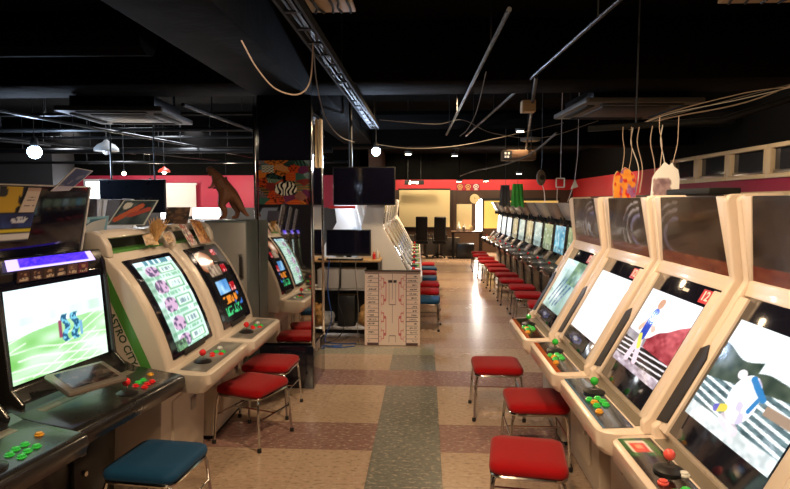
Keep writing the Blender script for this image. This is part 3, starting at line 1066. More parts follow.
def astro(text, scr, group, loc, rz, body='ivory', logo=True, btn=None, emitm='screen', pw=.26):
    t = thing('arcade_cabinet', text, 'arcade machine', loc, rz, group)
    B = M[body]
    h = .365
    bm = new(); prism(bm, [(.31, .03), (.285, .58), (.32, .66), (.84, .66), (.84, .03)], -h + .05, h - .05, .015); obj('pedestal', bm, M['creamdirty'], t)
    bm = new(); bx(bm, -h + .08, h - .08, .33, .82, 0, .032); obj('kick_plinth', bm, M['matblack'], t)
    bm = new(); bx(bm, -.19, .19, .28, .31, .14, .50, .006); d = obj('coin_door', bm, M['creamdirty'], t)
    bm = new(); bx(bm, .05, .12, .272, .284, .36, .44, .003); obj('coin_slot', bm, M['steel'], d)
    # bulging shell: profile curves from the panel up to the brow
    front = [(.225, .735), (.235, .80), (.275, .92), (.335, 1.06), (.405, 1.19), (.475, 1.285), (.525, 1.335)]
    prof = [(.24, .60)] + front + [(.545, 1.365), (.715, 1.365), (.80, 1.15), (.86, .90), (.88, .60)]
    bm = new(); prism(bm, prof, -h, h, .026, 3); obj('body_shell', bm, B, t, 50)
    # brow: an open letterbox above the screen
    brow = [(.525, 1.34), (.535, 1.41), (.565, 1.465), (.615, 1.49), (.655, 1.487), (.695, 1.43), (.715, 1.36)]
    for s in (-1, 1):
        bm = new(); prism(bm, brow, s * h, s * (h - .055), .014, 3); obj('brow_cheek', bm, B, t, 50)
    bm = new(); prism(bm, [(.562, 1.450), (.585, 1.476), (.62, 1.489), (.66, 1.486), (.66, 1.470), (.62, 1.470), (.60, 1.458), (.575, 1.44)], -h + .05, h - .05, .004); obj('brow_bar', bm, B, t)
    bm = new(); bx(bm, -h + .05, h - .05, .655, .675, 1.36, 1.472); obj('brow_back', bm, M['black'], t)
    bm = new(); bx(bm, -h + .058, h - .058, .545, .655, 1.362, 1.376); obj('brow_shelf', bm, M['stripegreen'], t)
    # curved black glass with a screen in it
    def cur(s):
        s = max(0, min(1, s)) * (len(front) - 1)
        i = min(int(s), len(front) - 2)
        f = s - i
        a, b = V(0, *front[i]), V(0, *front[i + 1])
        tg = (b - a).normalized()
        nn = V(0, -tg.z, tg.y)
        return a * (1 - f) + b * f, nn
    def glass(x, s, lift):
        p, nn = cur(s)
        return V(x, 0, 0) + p + nn * lift
    bm = new()
    K = 14
    xs = .285
    rows = []
    for i in range(K + 1):
        s = .09 + .84 * i / K
        rows.append([bm.verts.new(glass(x, s, l)) for x, l in ((-xs, -.02), (-xs, .008), (xs, .008), (xs, -.02))])
    for a, b in zip(rows, rows[1:]):
        for j in range(3):
            bm.faces.new((a[j], a[j + 1], b[j + 1], b[j]))
    bm.faces.new(rows[0][::-1]); bm.faces.new(rows[-1])
    bmesh.ops.recalc_face_normals(bm, faces=bm.faces)
    bz = obj('monitor_bezel', bm, M['glossblack'], t, 25)
    picture('screen', scr, 60, 90, lambda u, v: glass(-pw + .035 + (2 * pw - .06) * u, .155 + .70 * v, .0095), M[emitm], bz, ss=True)
    bm = new(); box(bm, (0, .222, .775), (.30, .008, .03), .002, rotx(R(-10))); obj('instruction_strip', bm, M['slot'], t)
    # panel
    o = rrect(2 * h, .30, .05, 5, 0, .15)
    bm = new()
    rr = [[bm.verts.new(V(x * kx, .15 + (y - .15) * ky + dy, z + .06 * y)) for x, y in o] for kx, ky, dy, z in ((.93, .85, .02, .60), (1, 1, 0, .652), (1, 1, 0, .706), (.975, .95, 0, .714))]
    for a, b in zip(rr, rr[1:]):
        for i in range(len(a)):
            j = (i + 1) % len(a)
            bm.faces.new((a[j], a[i], b[i], b[j]))
    bm.faces.new(rr[0]); bm.faces.new(rr[-1][::-1])
    bmesh.ops.recalc_face_normals(bm, faces=bm.faces)
    pn = obj('control_panel', bm, B, t, 40)
    z = lambda y: .7145 + .06 * y
    picture('panel_artwork', pic_deck(5), 30, 14, lambda u, v: V(-h + .05 + (2 * h - .10) * u, .03 + .15 * v, z(.03 + .15 * v) + .0012), M['print'], pn)
    add_stick(t, -.14, .12, z(.12), M['redball'])
    for x, y2, mm in btn or [(-.02, .11, 'redball'), (.02, .125, 'redball'), (.07, .12, 'greenbtn'), (.03, .075, 'redball'), (.08, .08, 'greenbtn'), (.16, .13, 'whitebtn')]:
        add_button(t, x, y2, z(y2), M[mm])
    if logo:
        # raking green stripe with lettering on the near side
        for s in (-1,):
            a, b = V(s * (h + .0012), .335, .735), V(s * (h + .0012), .585, 1.31)
            d = (b - a).normalized()
            w = V(0, d.z, -d.y) * .026
            bm = new(); extr(bm, [a - w, b - w, b + w, a + w], (-s * -.0012 * 1, 0, 0))
            st = obj('side_stripe', bm, M['stripegreen'], t)
            w2 = V(0, d.z, -d.y)
            # text reads down the stripe (top of letters towards the front edge)
            text_part('side_lettering', 'ASTRO CITY', .056, M['textdark'], t, basis(a + (b - a) * .33 + w2 * .054 + V(s * .0012, 0, 0), -d, V(0, -d.z, d.y) * 1.0 if s < 0 else w2))
    return t

GA = 'cream bulging cabinets between the black cabinets and the locker'
astro('cream curved cabinet with five-row game screen and green side stripe', pic_rows, GA, (-1.165, 3.315, 0), PI / 2)
astro('cream curved cabinet with mostly black game screen, beside the grey locker', pic_dark_menu, GA, (-1.145, 4.06, 0), PI / 2, logo=False)

def wide(text, scr, group, loc, rz, W=.75, far=False, sm='screen', k=0):
    """black cabinet with an upright landscape screen and a header board"""
    t = thing('arcade_cabinet', text, 'arcade machine', loc, rz, group)
    h = W / 2
    B = M['blackcab']
    hp_ = h
    if not far:
        h = .327
    bm = new(); prism(bm, [(.40, .0), (.36, .60), (.40, .68), (.74, .68), (.74, .0)], -h + .03, h - .03, .01); obj('pedestal', bm, B, t)
    if not far:
        bm = new(); bx(bm, -.02, .22, .352, .375, .20, .52, .005); d = obj('coin_door', bm, M['black'], t)
        bm = new(); bx(bm, .02, .055, .345, .355, .42, .46, .002); obj('coin_slot', bm, M['silver'], d)
        bm = new(); cyl(bm, (.04, .355, .33), (.04, .338, .33), .012, n=12); obj('lock', bm, M['chrome'], d)
    prof = [(.36, .66), (.34, .80), (.40, .845), (.438, 1.29), (.425, 1.34), (.445, 1.402), (.70, 1.39), (.74, 1.2), (.74, .66)]
    bm = new(); prism(bm, prof, -h + .004, h - .004, .008); obj('body_shell', bm, B, t)
    for s in (-1, 1):
        bm = new(); prism(bm, [(.36, .66), (.31, .80), (.37, .86), (.41, 1.29), (.42, 1.35), (.46, 1.395), (.72, 1.385), (.75, 1.2), (.75, .66)], s * h, s * (h - .022), .008); obj('side_panel', bm, B, t)
    sw, z0, z1 = min(.30, h - .04), (.885 if far else .865), (1.285 if far else 1.268)
    fy = lambda z: .385 + (z - .845) * .0947 if far else .404 + (z - .845) * .075
    bm = new(); extr(bm, [V(-h + .024, fy(.86) - .012, .86), V(h - .024, fy(.86) - .012, .86), V(h - .024, fy(1.305) - .012, 1.305), V(-h + .024, fy(1.305) - .012, 1.305)], (0, .02, 0), .004)
    bz = obj('monitor_bezel', bm, M['glossblack'], t)
    picture('screen', scr, 30 if far else 150, 24 if far else 100, lambda u, v: V(-sw + 2 * sw * u, fy(z0 + (z1 - z0) * v) - .0135, z0 + (z1 - z0) * v), M[sm], bz, ss=not far)
    if not far:
        picture('card_strip', pic_cards, 72, 14, quadP((-.22, .418, 1.296), (.20, .418, 1.296), (.20, .413, 1.346), (-.22, .413, 1.346)), M['print'], t)
        picture('purple_light', pic_purple, 60, 8, quadP((-.27, .410, 1.352), (.245, .410, 1.352), (.235, .432, 1.398), (-.26, .432, 1.398)), M['purple'], t)
        b0, b1, hx = V(0, .50, 1.40), V(0, .44, 1.72), .265
    else:
        b0, b1, hx = V(0, .36, 1.385), V(0, .24, 1.625), h - .02
    bm = new(); extr(bm, [V(-hx - .005, 0, 0) + b0, V(hx - .012, 0, 0) + b0, V(hx, 0, 0) + b1, V(-hx, 0, 0) + b1], (0, .035 if not far else .06, 0), .004)
    obj('header_board', bm, M['tv'] if not far else M['slotgrey'][k % 3], t)
    if not far:
        bm = new()
        for s in (-1, 1):
            tube(bm, [V(s * (hx - .012), 0, 0) + b0, V(s * hx, 0, 0) + b1], .006, 6)
        tube(bm, [V(-hx, 0, 0) + b1, V(hx, 0, 0) + b1], .004, 6)
        obj('header_trim', bm, M['white'], t)
    else:
        for s in (-1, 1):
            bm = new(); bx(bm, s * (h - .05) - .015, s * (h - .05) + .015, .33, .42, 1.33, 1.42); obj('header_bracket', bm, M['matblack'], t)
    # panel
    bm = new()
    prism(bm, [(.02, .655), (.0, .70), (.005, .735), (.03, .745), (.30, .775), (.36, .80), (.405, .80), (.405, .66)], -hp_, hp_, .008)
    pn = obj('control_panel', bm, B, t)
    z = lambda y: .742 + .1111 * (y - .03)
    picture('panel_artwork', pic_deck(4), 30, 14, lambda u, v: V(-hp_ + .035 + (2 * hp_ - .07) * u, .032 + .19 * v, z(.032 + .19 * v) + .0015), M['printgloss'], pn)
    if not far:
        bm = new(); box(bm, (0, .262, z(.262) + .002), (2 * h - .08, .045, .004), .001, rotx(.11)); obj('steel_plate', bm, M['greyplate'], pn)
        c1, c2 = (M['redball'], 'redball') if k == 0 else (M['greenball'], 'greenbtn')
        add_stick(t, .035, .095, z(.095), c1)
        for x, y2, mm in [(.125, .115, c2), (.165, .13, 'greenbtn'), (.205, .13, 'greenbtn'), (.13, .07, c2), (.17, .085, c2), (.21, .085, c2), (.29, .15, 'yellowbtn')]:
            add_button(t, x, y2, z(y2), M[mm])
    else:
        bm = new(); box(bm, (-.05, .24, .85), (.22, .012, .15), .004, rotx(R(-38))); obj('instruction_rest', bm, M['tan'] if k < 4 else M['greyplate'], t)
        add_stick(t, -.12, .11, z(.11), M['redball'], False)
        for x, y2 in ((.02, .10), (.07, .11), (.12, .10)):
            add_button(t, x, y2, z(y2), M['whitebtn'])
    return t

M['slotgrey'] = (mat('header_grey', rgb(150, 142, 132), .35, coat=.3, var=.15), mat('header_brown', rgb(120, 102, 88), .35, coat=.3, var=.2), mat('header_olive', rgb(164, 154, 136), .35, coat=.3, var=.15))

GK = 'black cabinets with purple light bars'
KA = R(81)
def kw(x, y):
    return (-1.31 + math.cos(KA) * x - math.sin(KA) * y, 2.495 + math.sin(KA) * x + math.cos(KA) * y)
K1 = wide('black cabinet showing bright green fields on its wide screen', pic_fields, GK, (-1.31, 2.495, 0), KA)
K2 = wide('black cabinet with green ball stick, next along from the green fields cabinet', pic_far_screen(1), GK, (-1.372, 1.735, 0), KA, k=1)
K3 = wide('black cabinet seen only in the pillar mirror, last of the purple-lit row', pic_far_screen(3), GK, (-1.434, .975, 0), KA, sm='screendim', k=1)

# black console row along the far part of the aisle
GF = 'black cabinets with tilted grey headers'
ordn = ['first', 'second', 'third', 'fourth', 'fifth', 'sixth', 'seventh', 'eighth', 'ninth', 'tenth', 'eleventh', 'twelfth', 'thirteenth']
protoF = {}
for i in range(13):
    y = 5.62 + .71 * i
    x = 1.60 - .0273 * (y - 7.2)
    text = 'black cabinet with tilted header, %s behind the cream cabinets row' % ordn[i]
    kk = i
    wide(text, pic_far_screen((3, 0, 1, 3, 2, 0, 1, 4, 1, 4, 5, 5, 5)[i]), GF, (x, y, 0), -PI / 2, W=.70, far=True, sm='screendim' if i < 10 else 'screen', k=i)

# white cabinets, back to back, in the middle of the hall
GE = 'white cabinets beyond the paper board'
E0 = blast('white cabinet directly behind the tournament paper board', 'white', pic_deck(5), (-.10, .11, 'redball'), B2[:4], pic_glow, pic_marquee(0), GE, None, (-.04, 7.26, 0), PI / 2 + .01, em='screendim')
for i in range(1, 7):
    dup(E0, (-.04 - .012 * i, 7.26 + .745 * i, 0), PI / 2 + .01, 'white cabinet beyond the paper board, %s along the row from it' % ordn[i])
for i in range(4):
    o = dup(E0, (-1.73, 8.3 + .745 * i, 0), -PI / 2, 'white cabinet facing away behind the hanging television, %s from the wire rack' % ordn[i])
    o['group'] = 'white cabinets backing onto the row beyond the paper board'
GL = 'cabinets in the hall behind the cream curved cabinets'
for r, (x, y0, n, rz, nm) in enumerate(((-3.35, 5.4, 3, PI / 2, 'front'), (-5.6, 7.3, 6, PI / 2, 'middle'), (-3.0, 9.6, 3, -PI / 2, 'rear'))):
    for i in range(n):
        o = dup(E0, (x, y0 + .76 * i, 0), rz, 'white cabinet in the %s row of the hall behind the curved cabinets, %s along' % (nm, ordn[i]))
        o['group'] = GL

# ------------------------------------------------------------------ stools
def stool(text, seatm, loc, rz, group, w=.37, d=.38):
    t = thing('stool', text, 'stool', loc, rz, group)
    bm = new()
    o = rrect(w, d, .055, 5)
    rr = [[bm.verts.new(V(x * k, y * k, z)) for x, y in o] for k, z in ((.93, .350), (1, .358), (1.01, .374), (.985, .392), (.90, .402), (.60, .406))]
    for a, b in zip(rr, rr[1:]):
        for i in range(len(a)):
            j = (i + 1) % len(a)
            bm.faces.new((a[i], a[j], b[j], b[i]))
    bm.faces.new(rr[0][::-1]); bm.faces.new(rr[-1])
    obj('seat', bm, M[seatm], t, 60)
    bm = new()
    hw, hd = w / 2 - .012, d / 2 - .012
    tube(bm, [V(x, y, .342) for x, y in rrect(w - .02, d - .02, .05, 5)], .0085, 7, closed=True)
    obj('seat_rail', bm, M['chrome'], t)
    for sx in (-1, 1):
        for sy in (-1, 1):
            l = bpy.data.objects.new('leg', None); COL.objects.link(l); l.parent = t
            bm = new(); tube(bm, smooth_path([V(sx * (hw - .03), sy * (hd - .03), .336), V(sx * (hw - .006), sy * (hd - .006), .30), V(sx * (hw + .012), sy * (hd + .012), .02)], 4), .0095, 8); obj('leg_tube', bm, M['chrome'], l)
            bm = new(); lathe(bm, [(.010, .028), (.0135, .026), (.0145, 0), (.010, 0)][::-1], (sx * (hw + .0135), sy * (hd + .0135), 0), None, 10); obj('rubber_foot', bm, M['rubber'], l)
    bm = new()
    for sx in (-1, 1):
        tube(bm, [V(sx * (hw + .002), -hd - .002, .20), V(sx * (hw + .002), hd + .002, .20)], .006, 6)
    tube(bm, [V(-hw - .002, 0, .20), V(hw + .002, 0, .20)], .006, 6)
    obj('stretcher', bm, M['chrome'], t)
    return t

GS = 'red stools in front of the cream cabinets'
S0 = stool('red stool standing before the white-robed fighting screen', 'redseat', (.515, 2.80, 0), R(-8), GS)
dup(S0, (.705, 3.615, 0), R(0), 'red stool tucked under the panel of the cabinet with blank white screen')
dup(S0, (.555, 4.39, 0), R(0), 'red stool in front of the claw picture cabinet, standing free in the aisle')
o = dup(S0, (-1.195, 3.825, 0), R(-20), 'red stool in front of the five-row game cabinet'); o['group'] = 'red stools at the curved cabinets'
o = dup(S0, (-1.215, 4.36, 0), R(-4), 'red stool partly behind another, in front of the mostly black screen'); o['group'] = 'red stools at the curved cabinets'
SB = stool('dark blue stool pushed under the green fields cabinet', 'blueseat', (-1.315, 2.655, 0), R(-6), None)
# stools at the white row
seq = ['blue', 'red', 'red', 'blue', 'red', 'blue', 'red']
for i, c in enumerate(seq):
    o = dup(S0 if c == 'red' else SB, (.0 + .012 * (i % 3), 7.34 + .69 * i, 0), R((i * 37) % 11 - 5), '%s stool along the white cabinets, %s from the paper board' % (c, ordn[i]))
    o['group'] = 'stools along the white cabinets'
seq = 'red red red red red red red red red red red'.split()
for i in range(12):
    o = dup(S0, (1.43 - .013 * i + .04 * (i % 2), 6.35 + .71 * i, 0), R((i * 53) % 17 - 8), 'red stool along the black cabinets with tilted headers, %s beyond the cream row' % ordn[i])
    o['group'] = 'red stools along the black cabinets'

# ------------------------------------------------------------------ locker with a dinosaur on it
t = thing('metal_locker', 'tall grey metal locker beside the mirrored pillar, dinosaur on top', 'locker', (-1.63, 4.55, 0), 0)
bm = new(); bx(bm, -.175, .175, .012, .33, .02, 1.49, .006); obj('body', bm, M['lockerside'], t)
bm = new(); bx(bm, -.172, .172, -.008, .012, .05, 1.475, .004); d = obj('door', bm, M['greymetal'], t)
bm = new(); bx(bm, .120, .145, -.022, -.006, 1.03, 1.20, .004); obj('handle', bm, M['slot'], d)
bm = new(); bx(bm, .114, .151, -.012, -.004, 1.01, 1.22, .003); obj('handle_plate', bm, M['steel'], d)
bm = new(); bx(bm, -.165, .165, .03, .32, 0, .022); obj('plinth', bm, M['matblack'], t)

def skin(name, pts, edges, root, m, parent=None, sub=2, loc=None):
    me = bpy.data.meshes.new(name)
    me.from_pydata([p[0] for p in pts], edges, [])
    o = bpy.data.objects.new(name, me)
    COL.objects.link(o)
    me.materials.append(m)
    sk = o.modifiers.new('skin', 'SKIN')
    for i, p in enumerate(pts):
        r = p[1] if isinstance(p[1], tuple) else (p[1], p[1])
        me.skin_vertices[0].data[i].radius = r
        me.skin_vertices[0].data[i].use_root = (i == root)
    sk.use_smooth_shade = True
    s = o.modifiers.new('sub', 'SUBSURF')
    s.levels = sub; s.render_levels = sub
    if parent:
        o.parent = parent
    if loc:
        o.location = loc
    return o

# toy dinosaur: upright two-legged, head to the left, tail trailing to the right
pts = [((.02, 0, .215), .062),           # 0 pelvis
       ((-.02, 0, .265), .066),          # 1 belly
       ((-.055, 0, .315), .060),         # 2 chest
       ((-.075, 0, .365), .040),         # 3 neck
       ((-.085, 0, .405), .036),         # 4 skull back
       ((-.125, -.002, .418), (.030, .034)),  # 5 skull front
       ((-.165, -.002, .412), (.018, .024)),  # 6 snout
       ((-.115, 0, .385), (.016, .022)),  # 7 jaw root
       ((-.152, 0, .375), (.010, .017)),  # 8 jaw tip
       ((.075, 0, .17), .046),           # 9 tail 1
       ((.115, 0, .115), .032), ((.145, .01, .06), .020), ((.185, .02, .022), .010),   # 10-12
       ((.015, -.055, .185), .050), ((-.025, -.062, .125), .036), ((.012, -.062, .065), .022), ((.0, -.062, .018), .020), ((-.045, -.064, .012), .014),   # 13-17 near leg
       ((.045, .055, .185), .050), ((.045, .062, .125), .036), ((.075, .062, .065), .022), ((.065, .062, .018), .020), ((.020, .064, .012), .014),        # 18-22 far leg
       ((-.085, -.045, .30), .018), ((-.105, -.055, .265), .011), ((-.135, -.055, .262), .007),     # 23-25 arm
       ((-.085, .045, .30), .018), ((-.105, .055, .265), .011), ((-.135, .055, .262), .007)]
ed = [(0, 1), (1, 2), (2, 3), (3, 4), (4, 5), (5, 6), (4, 7), (7, 8), (0, 9), (9, 10), (10, 11), (11, 12), (0, 13), (13, 14), (14, 15), (15, 16), (16, 17), (0, 18), (18, 19), (19, 20), (20, 21), (21, 22), (2, 23), (23, 24), (24, 25), (2, 26), (26, 27), (27, 28)]
dn = thing('toy_dinosaur', 'brown toy dinosaur standing on the grey locker, tail hanging down', 'toy', (-1.665, 4.70, 1.497), 0)
skin('body', pts, ed, 0, M['dino'], dn)
bm = new()
for s in (-1, 1):
    ball(bm, (-.118, s * .031, .428), .006, 8)
obj('eyes', bm, M['glossblack'], dn)

# ------------------------------------------------------------------ wire rack, monitor, cartons, paper board
t = thing('wire_rack', 'wire rack with wooden top behind the pillar, cables hanging inside', 'rack', (-.93, 6.68, 0))
bm = new(); bx(bm, -.41, .41, -.18, .18, .945, .970, .004); obj('wooden_top', bm, M['wood'], t)
bm = new(); bx(bm, -.40, .40, .183, .193, .03, .94); obj('back_panel', bm, M['matblack'], t)
for z in (.62, .16):
    bm = new()
    for i in range(14):
        y = -.165 + .33 * i / 13
        tube(bm, [V(-.39, y, z), V(.39, y, z)], .004, 5)
    for y in (-.17, .17):
        tube(bm, [V(-.39, y, z + .012), V(.39, y, z + .012)], .006, 6)
    obj('wire_shelf', bm, M['steel'], t)
for sx in (-1, 1):
    for sy in (-1, 1):
        bm = new(); cyl(bm, (sx * .395, sy * .165, 0), (sx * .395, sy * .165, .945), .013, n=10); obj('post', bm, M['steel'], t)

t = thing('computer_monitor', 'black flat monitor on the wooden rack top', 'monitor', (-.905, 6.66, .971))
bm = new(); bx(bm, -.265, .265, -.02, .02, .035, .345, .008); obj('casing', bm, M['black'], t)
bm = new(); bx(bm, -.25, .25, -.0225, -.0195, .06, .335); obj('screen_glass', bm, M['tv'], t)
bm = new(); plan(bm, rrect(.22, .16, .05, 5), 0, .014, .003); obj('stand_base', bm, M['black'], t)
bm = new(); bx(bm, -.03, .03, .01, .04, .01, .12, .004); obj('stand_neck', bm, M['black'], t)

def carton(text, loc, s, m, rz=0):
    t = thing('carton', text, 'box', loc, rz)
    bm = new(); bx(bm, -s[0] / 2, s[0] / 2, -s[1] / 2, s[1] / 2, 0, s[2], .004); obj('body', bm, M[m], t)
    bm = new(); bx(bm, -s[0] / 2 - .001, s[0] / 2 + .001, -.02, .02, s[2] - .002, s[2] + .001); obj('tape', bm, M['tan'], t)
carton('white carton on the upper rack shelf beside another carton', (-1.14, 6.68, .634), (.26, .26, .22), 'boxwhite')
carton('off-white carton on the upper rack shelf, closer to the paper board', (-.845, 6.68, .634), (.28, .26, .22), 'boxwhite', R(3))
carton('black device box on the lower rack shelf', (-.93, 6.72, .174), (.20, .22, .36), 'black')
bm = new()
bmesh.ops.create_icosphere(bm, subdivisions=4, radius=1)
for v in bm.verts:
    nz = vnoise(v.co.x * 3 + 5, v.co.y * 3 + v.co.z * 4, 3)
    v.co = V(v.co.x * .13 * (.8 + .4 * nz), v.co.y * .12 * (.8 + .4 * nz), max(-.075, v.co.z * .085 * (.7 + .7 * nz)))
label(obj('plastic_bag', bm, M['clearbag'], None, 50, (-1.0, 6.44 + .155, .17 + .082)), 'crumpled clear plastic bag on the lower rack shelf', 'bag')
bpy.data.objects['plastic_bag'].location = (-1.20, 6.66, .252)
bm = new()
bmesh.ops.create_icosphere(bm, subdivisions=4, radius=1)
for v in bm.verts:
    nz = vnoise(v.co.x * 3 + 1, v.co.y * 3 + v.co.z * 4, 8)
    v.co = V(v.co.x * .12 * (.8 + .4 * nz), v.co.y * .12 * (.8 + .4 * nz), max(-.10, v.co.z * .13 * (.7 + .7 * nz)))
label(obj('paper_bag', bm, M['straw'], None, 50, (-.67, 6.68, .276)), 'crumpled tan paper bag on the lower rack shelf by the paper board', 'bag')
def cable(name, text, pts, r, m, cat='cable', group=None, k=6):
    bm = new(); tube(bm, smooth_path(pts, k), r, 6)
    return label(obj(name, bm, M[m]), text, cat, group)
cable('network_cable', 'blue cable hanging down the front of the wire rack', [(-1.10, 6.47, .972), (-1.11, 6.46, .9), (-1.12, 6.455, .6), (-1.08, 6.46, .3), (-1.16, 6.45, .05), (-1.05, 6.45, .006), (-.9, 6.44, .006), (-.80, 6.47, .006)], .006, 'cableblue')
cable('power_cable', 'black cable looping in front of the wire rack shelves', [(-.98, 6.47, .972), (-.97, 6.46, .85), (-1.0, 6.455, .5), (-.93, 6.46, .25), (-1.02, 6.45, .06), (-1.25, 6.42, .006), (-1.3, 6.5, .006)], .005, 'wireblack')
cable('audio_cable', 'grey cable hanging beside the blue cable on the rack', [(-.80, 6.48, .972), (-.80, 6.47, .8), (-.77, 6.47, .45), (-.78, 6.475, .15), (-.76, 6.49, .006)], .004, 'wiregrey')
cable('adapter_cable', 'blue cable coiled on the floor below the wire rack', [(-1.28, 6.36, .008), (-1.1, 6.32, .008), (-.95, 6.37, .008), (-1.0, 6.30, .008), (-1.2, 6.33, .018), (-1.0, 6.26, .008), (-.8, 6.33, .008)], .006, 'cableblue')
for i, (x, m, hgt, nm) in enumerate(((-1.235, 'greenball', .10, 'green'), (-.60, 'redball', .09, 'red'), (-.565, 'whitebtn', .12, 'white'))):
    bm = new(); lathe(bm, [(.016, 0), (.018, .004), (.018, hgt * .65), (.008, hgt * .8), (.008, hgt), (.004, hgt)], n=12)
    label(obj('small_bottle', bm, M[m], None, 32, (x, 6.58 + .02 * i, .971)), 'small %s bottle standing on the wooden rack top' % nm, 'bottle')
t = thing('keyboard', 'dark keyboard lying before the monitor on the rack top', 'keyboard', (-.93, 6.53, .971))
bm = new(); bx(bm, -.21, .21, -.055, .055, 0, .018, .004); obj('case', bm, M['black'], t)
bm = new()
for r in range(4):
    for c in range(13):
        bx(bm, -.195 + .030 * c, -.170 + .030 * c, -.045 + .024 * r, -.026 + .024 * r, .016, .023)
obj('keys', bm, M['white'], t)

t = thing('tournament_board', 'pink paper tournament bracket board leaning beside the wire rack', 'board', (-.375, 6.40, 0), 0)
tilt = rotx(R(-2.5))
bm = new(); box(bm, (0, .028, .43), (.635, .018, .855), .003, rotx(R(-3))); obj('backing_panel', bm, M['tan'], t)
bm = new(); box(bm, (0, .046, .858), (.645, .04, .012), .003); obj('top_strip', bm, M['slot'], t)
picture('bracket_sheet', pic_bracket, 150, 190, quadP((-.315, -.0055, .006), (.315, -.0055, .006), (.315, .0395, .852), (-.315, .0395, .852)), M['print'], t)
bm = new(); bx(bm, -.25, -.20, .03, .16, 0, .02); bx(bm, .20, .25, .03, .16, 0, .02); obj('foot', bm, M['matblack'], t)

for i, (x, y, z, s3, mm, nm) in enumerate(((-1.02, 6.78, .971, (.09, .08, .10), 'boxwhite', 'small white carton behind the monitor on the rack top'), (-.58, 6.74, .971, (.07, .09, .07), 'tan', 'small tan carton on the rack top next to the bottles'))):
    carton(nm, (x, y, z), s3, mm)
# hanging television
t = thing('hanging_television', 'large black television hung from the ceiling above the rack', 'television', (-.735, 6.80, 1.60))
bm = new(); bx(bm, -.374, .374, 0, .05, 0, .456, .008); obj('casing', bm, M['black'], t)
bm = new(); bx(bm, -.36, .36, -.003, .002, .018, .442); obj('screen_glass', bm, M['tv'], t)
bm = new(); cyl(bm, (-.16, .028, .45), (-.16, .028, 1.55), .022, n=12); obj('ceiling_pole', bm, M['black'], t)
# red label strip under it
bm = new(); bx(bm, -1.16, -.84, 6.785, 6.795, 1.562, 1.592)
label(obj('hanging_strip_sign', bm, M['redcard']), 'thin red strip sign along the bottom of the hanging television', 'sign')

# ------------------------------------------------------------------ things on the cabinets at the near end
def sheet(name, text, cat, corners, fn, nx=24, ny=30, th=.003, m='print', back='paper'):
    a, b, c, d = map(Vector, corners)
    n = (b - a).cross(d - a).normalized()
    t = thing(name, text, cat, (a + b) / 2)
    o0 = (a + b) / 2
    bm = new(); extr(bm, [a - o0, b - o0, c - o0, d - o0], -n * th); obj('backing', bm, M[back], t)
    picture('printed_face', fn, nx, ny, quadP(a - o0, b - o0, c - o0, d - o0, .0008), M[m], t)
    return t
def kp(x, y, z):
    a, b = kw(x, y)
    return (a, b, z)
def hp(x, z, lift=.010):
    return kp(x, .50 - .06 * (z - 1.40) / .32 - lift, z)
sheet('poster', 'yellow and blue game poster on the header of the black cabinet', 'poster', [hp(-.262, 1.47), hp(-.095, 1.47), hp(-.055, 1.712), hp(-.262, 1.712)], pic_blue_poster, 28, 36)
sheet('notice_card', 'white notice card taped over the yellow and blue poster', 'notice', [hp(-.165, 1.60, .016), hp(-.085, 1.60, .016), hp(-.055, 1.708, .016), hp(-.125, 1.708, .016)], pic_notice, 20, 26)
def blue_flyer(u, v):
    c = (.28, .34, .52) if vnoise(u * 4, v * 6, 3) > .42 else (.48, .52, .64)
    if v < .22:
        c = (.80, .80, .88)
    if u < .06 or u > .95 or v > .97:
        c = (.90, .90, .92)
    return c
sheet('flyer', 'blue flyer curling over the top edge of the black cabinet header', 'flyer', [hp(.005, 1.695, .01), hp(.115, 1.70, .01), hp(.235, 1.80, .03), hp(.115, 1.81, .03)], blue_flyer, 20, 30)
t = thing('control_tray', 'small silver framed tray lying above the black cabinet panel', 'tray', (-1.505, 2.41, .828), R(62))
rt = rotx(R(14))
bm = new(); box(bm, (0, 0, .034), (.27, .20, .028), .012, rt); obj('body', bm, M['silver'], t)
picture('inlay', pic_flyer(((.06, .05, .05), (.20, .12, .12), (.30, .26, .24), (.10, .16, .12)), 4), 24, 18, lambda u, v: rt @ V(-.105 + .21 * u, -.075 + .15 * v, .0155) + V(0, 0, .034), M['printgloss'], t)
# things on top of the curved cabinets
def fantasy(u, v):
    c = mixc((.14, .18, .20), (.36, .40, .42), vnoise(u * 5, v * 5, 2))
    if seg(u, v, .15, .25, .6, .75) < .10:
        c = (.70, .36, .26)
    if seg(u, v, .45, .40, .85, .62) < .09:
        c = (.60, .28, .24)
    if math.hypot((u - .22) / .12, (v - .78) / .14) < 1:
        c = (.75, .74, .70)
    if u < .03 or u > .97 or v < .03 or v > .97:
        c = (.72, .74, .72)
    return c
sheet('poster', 'framed dark fantasy poster leaning on the five-row game cabinet', 'poster', [(-1.90, 3.30, 1.505), (-1.70, 3.36, 1.505), (-1.625, 3.40, 1.655), (-1.81, 3.34, 1.655)], fantasy, 40, 26, .012, 'printgloss', 'greymetal')
sheet('poster', 'small brown poster behind the straw fan', 'poster', [(-1.70, 3.62, 1.50), (-1.56, 3.66, 1.50), (-1.54, 3.67, 1.61), (-1.68, 3.63, 1.61)], pic_flyer(((.12, .08, .06), (.24, .15, .10), (.34, .24, .16)), 12), 20, 20, .004, 'print', 'wallbrown')
t = thing('straw_fan', 'bushy straw coloured dried fan on the five-row game cabinet', 'decoration', (-1.690, 3.46, 1.378))
bm = new()
random.seed(3)
for i in range(90):
    a = random.uniform(-.9, .9)
    b = random.uniform(.0, .55)
    L = random.uniform(.10, .185)
    e = V(math.sin(b) * L * .8, math.sin(a) * L * .6, math.cos(a * .8) * L)
    tube(bm, [V(0, a * .02, 0), e * .6 + V(0, 0, .01), e], [.004, .003, .0015], 4)
obj('straw_stalks', bm, M['straw'], t)
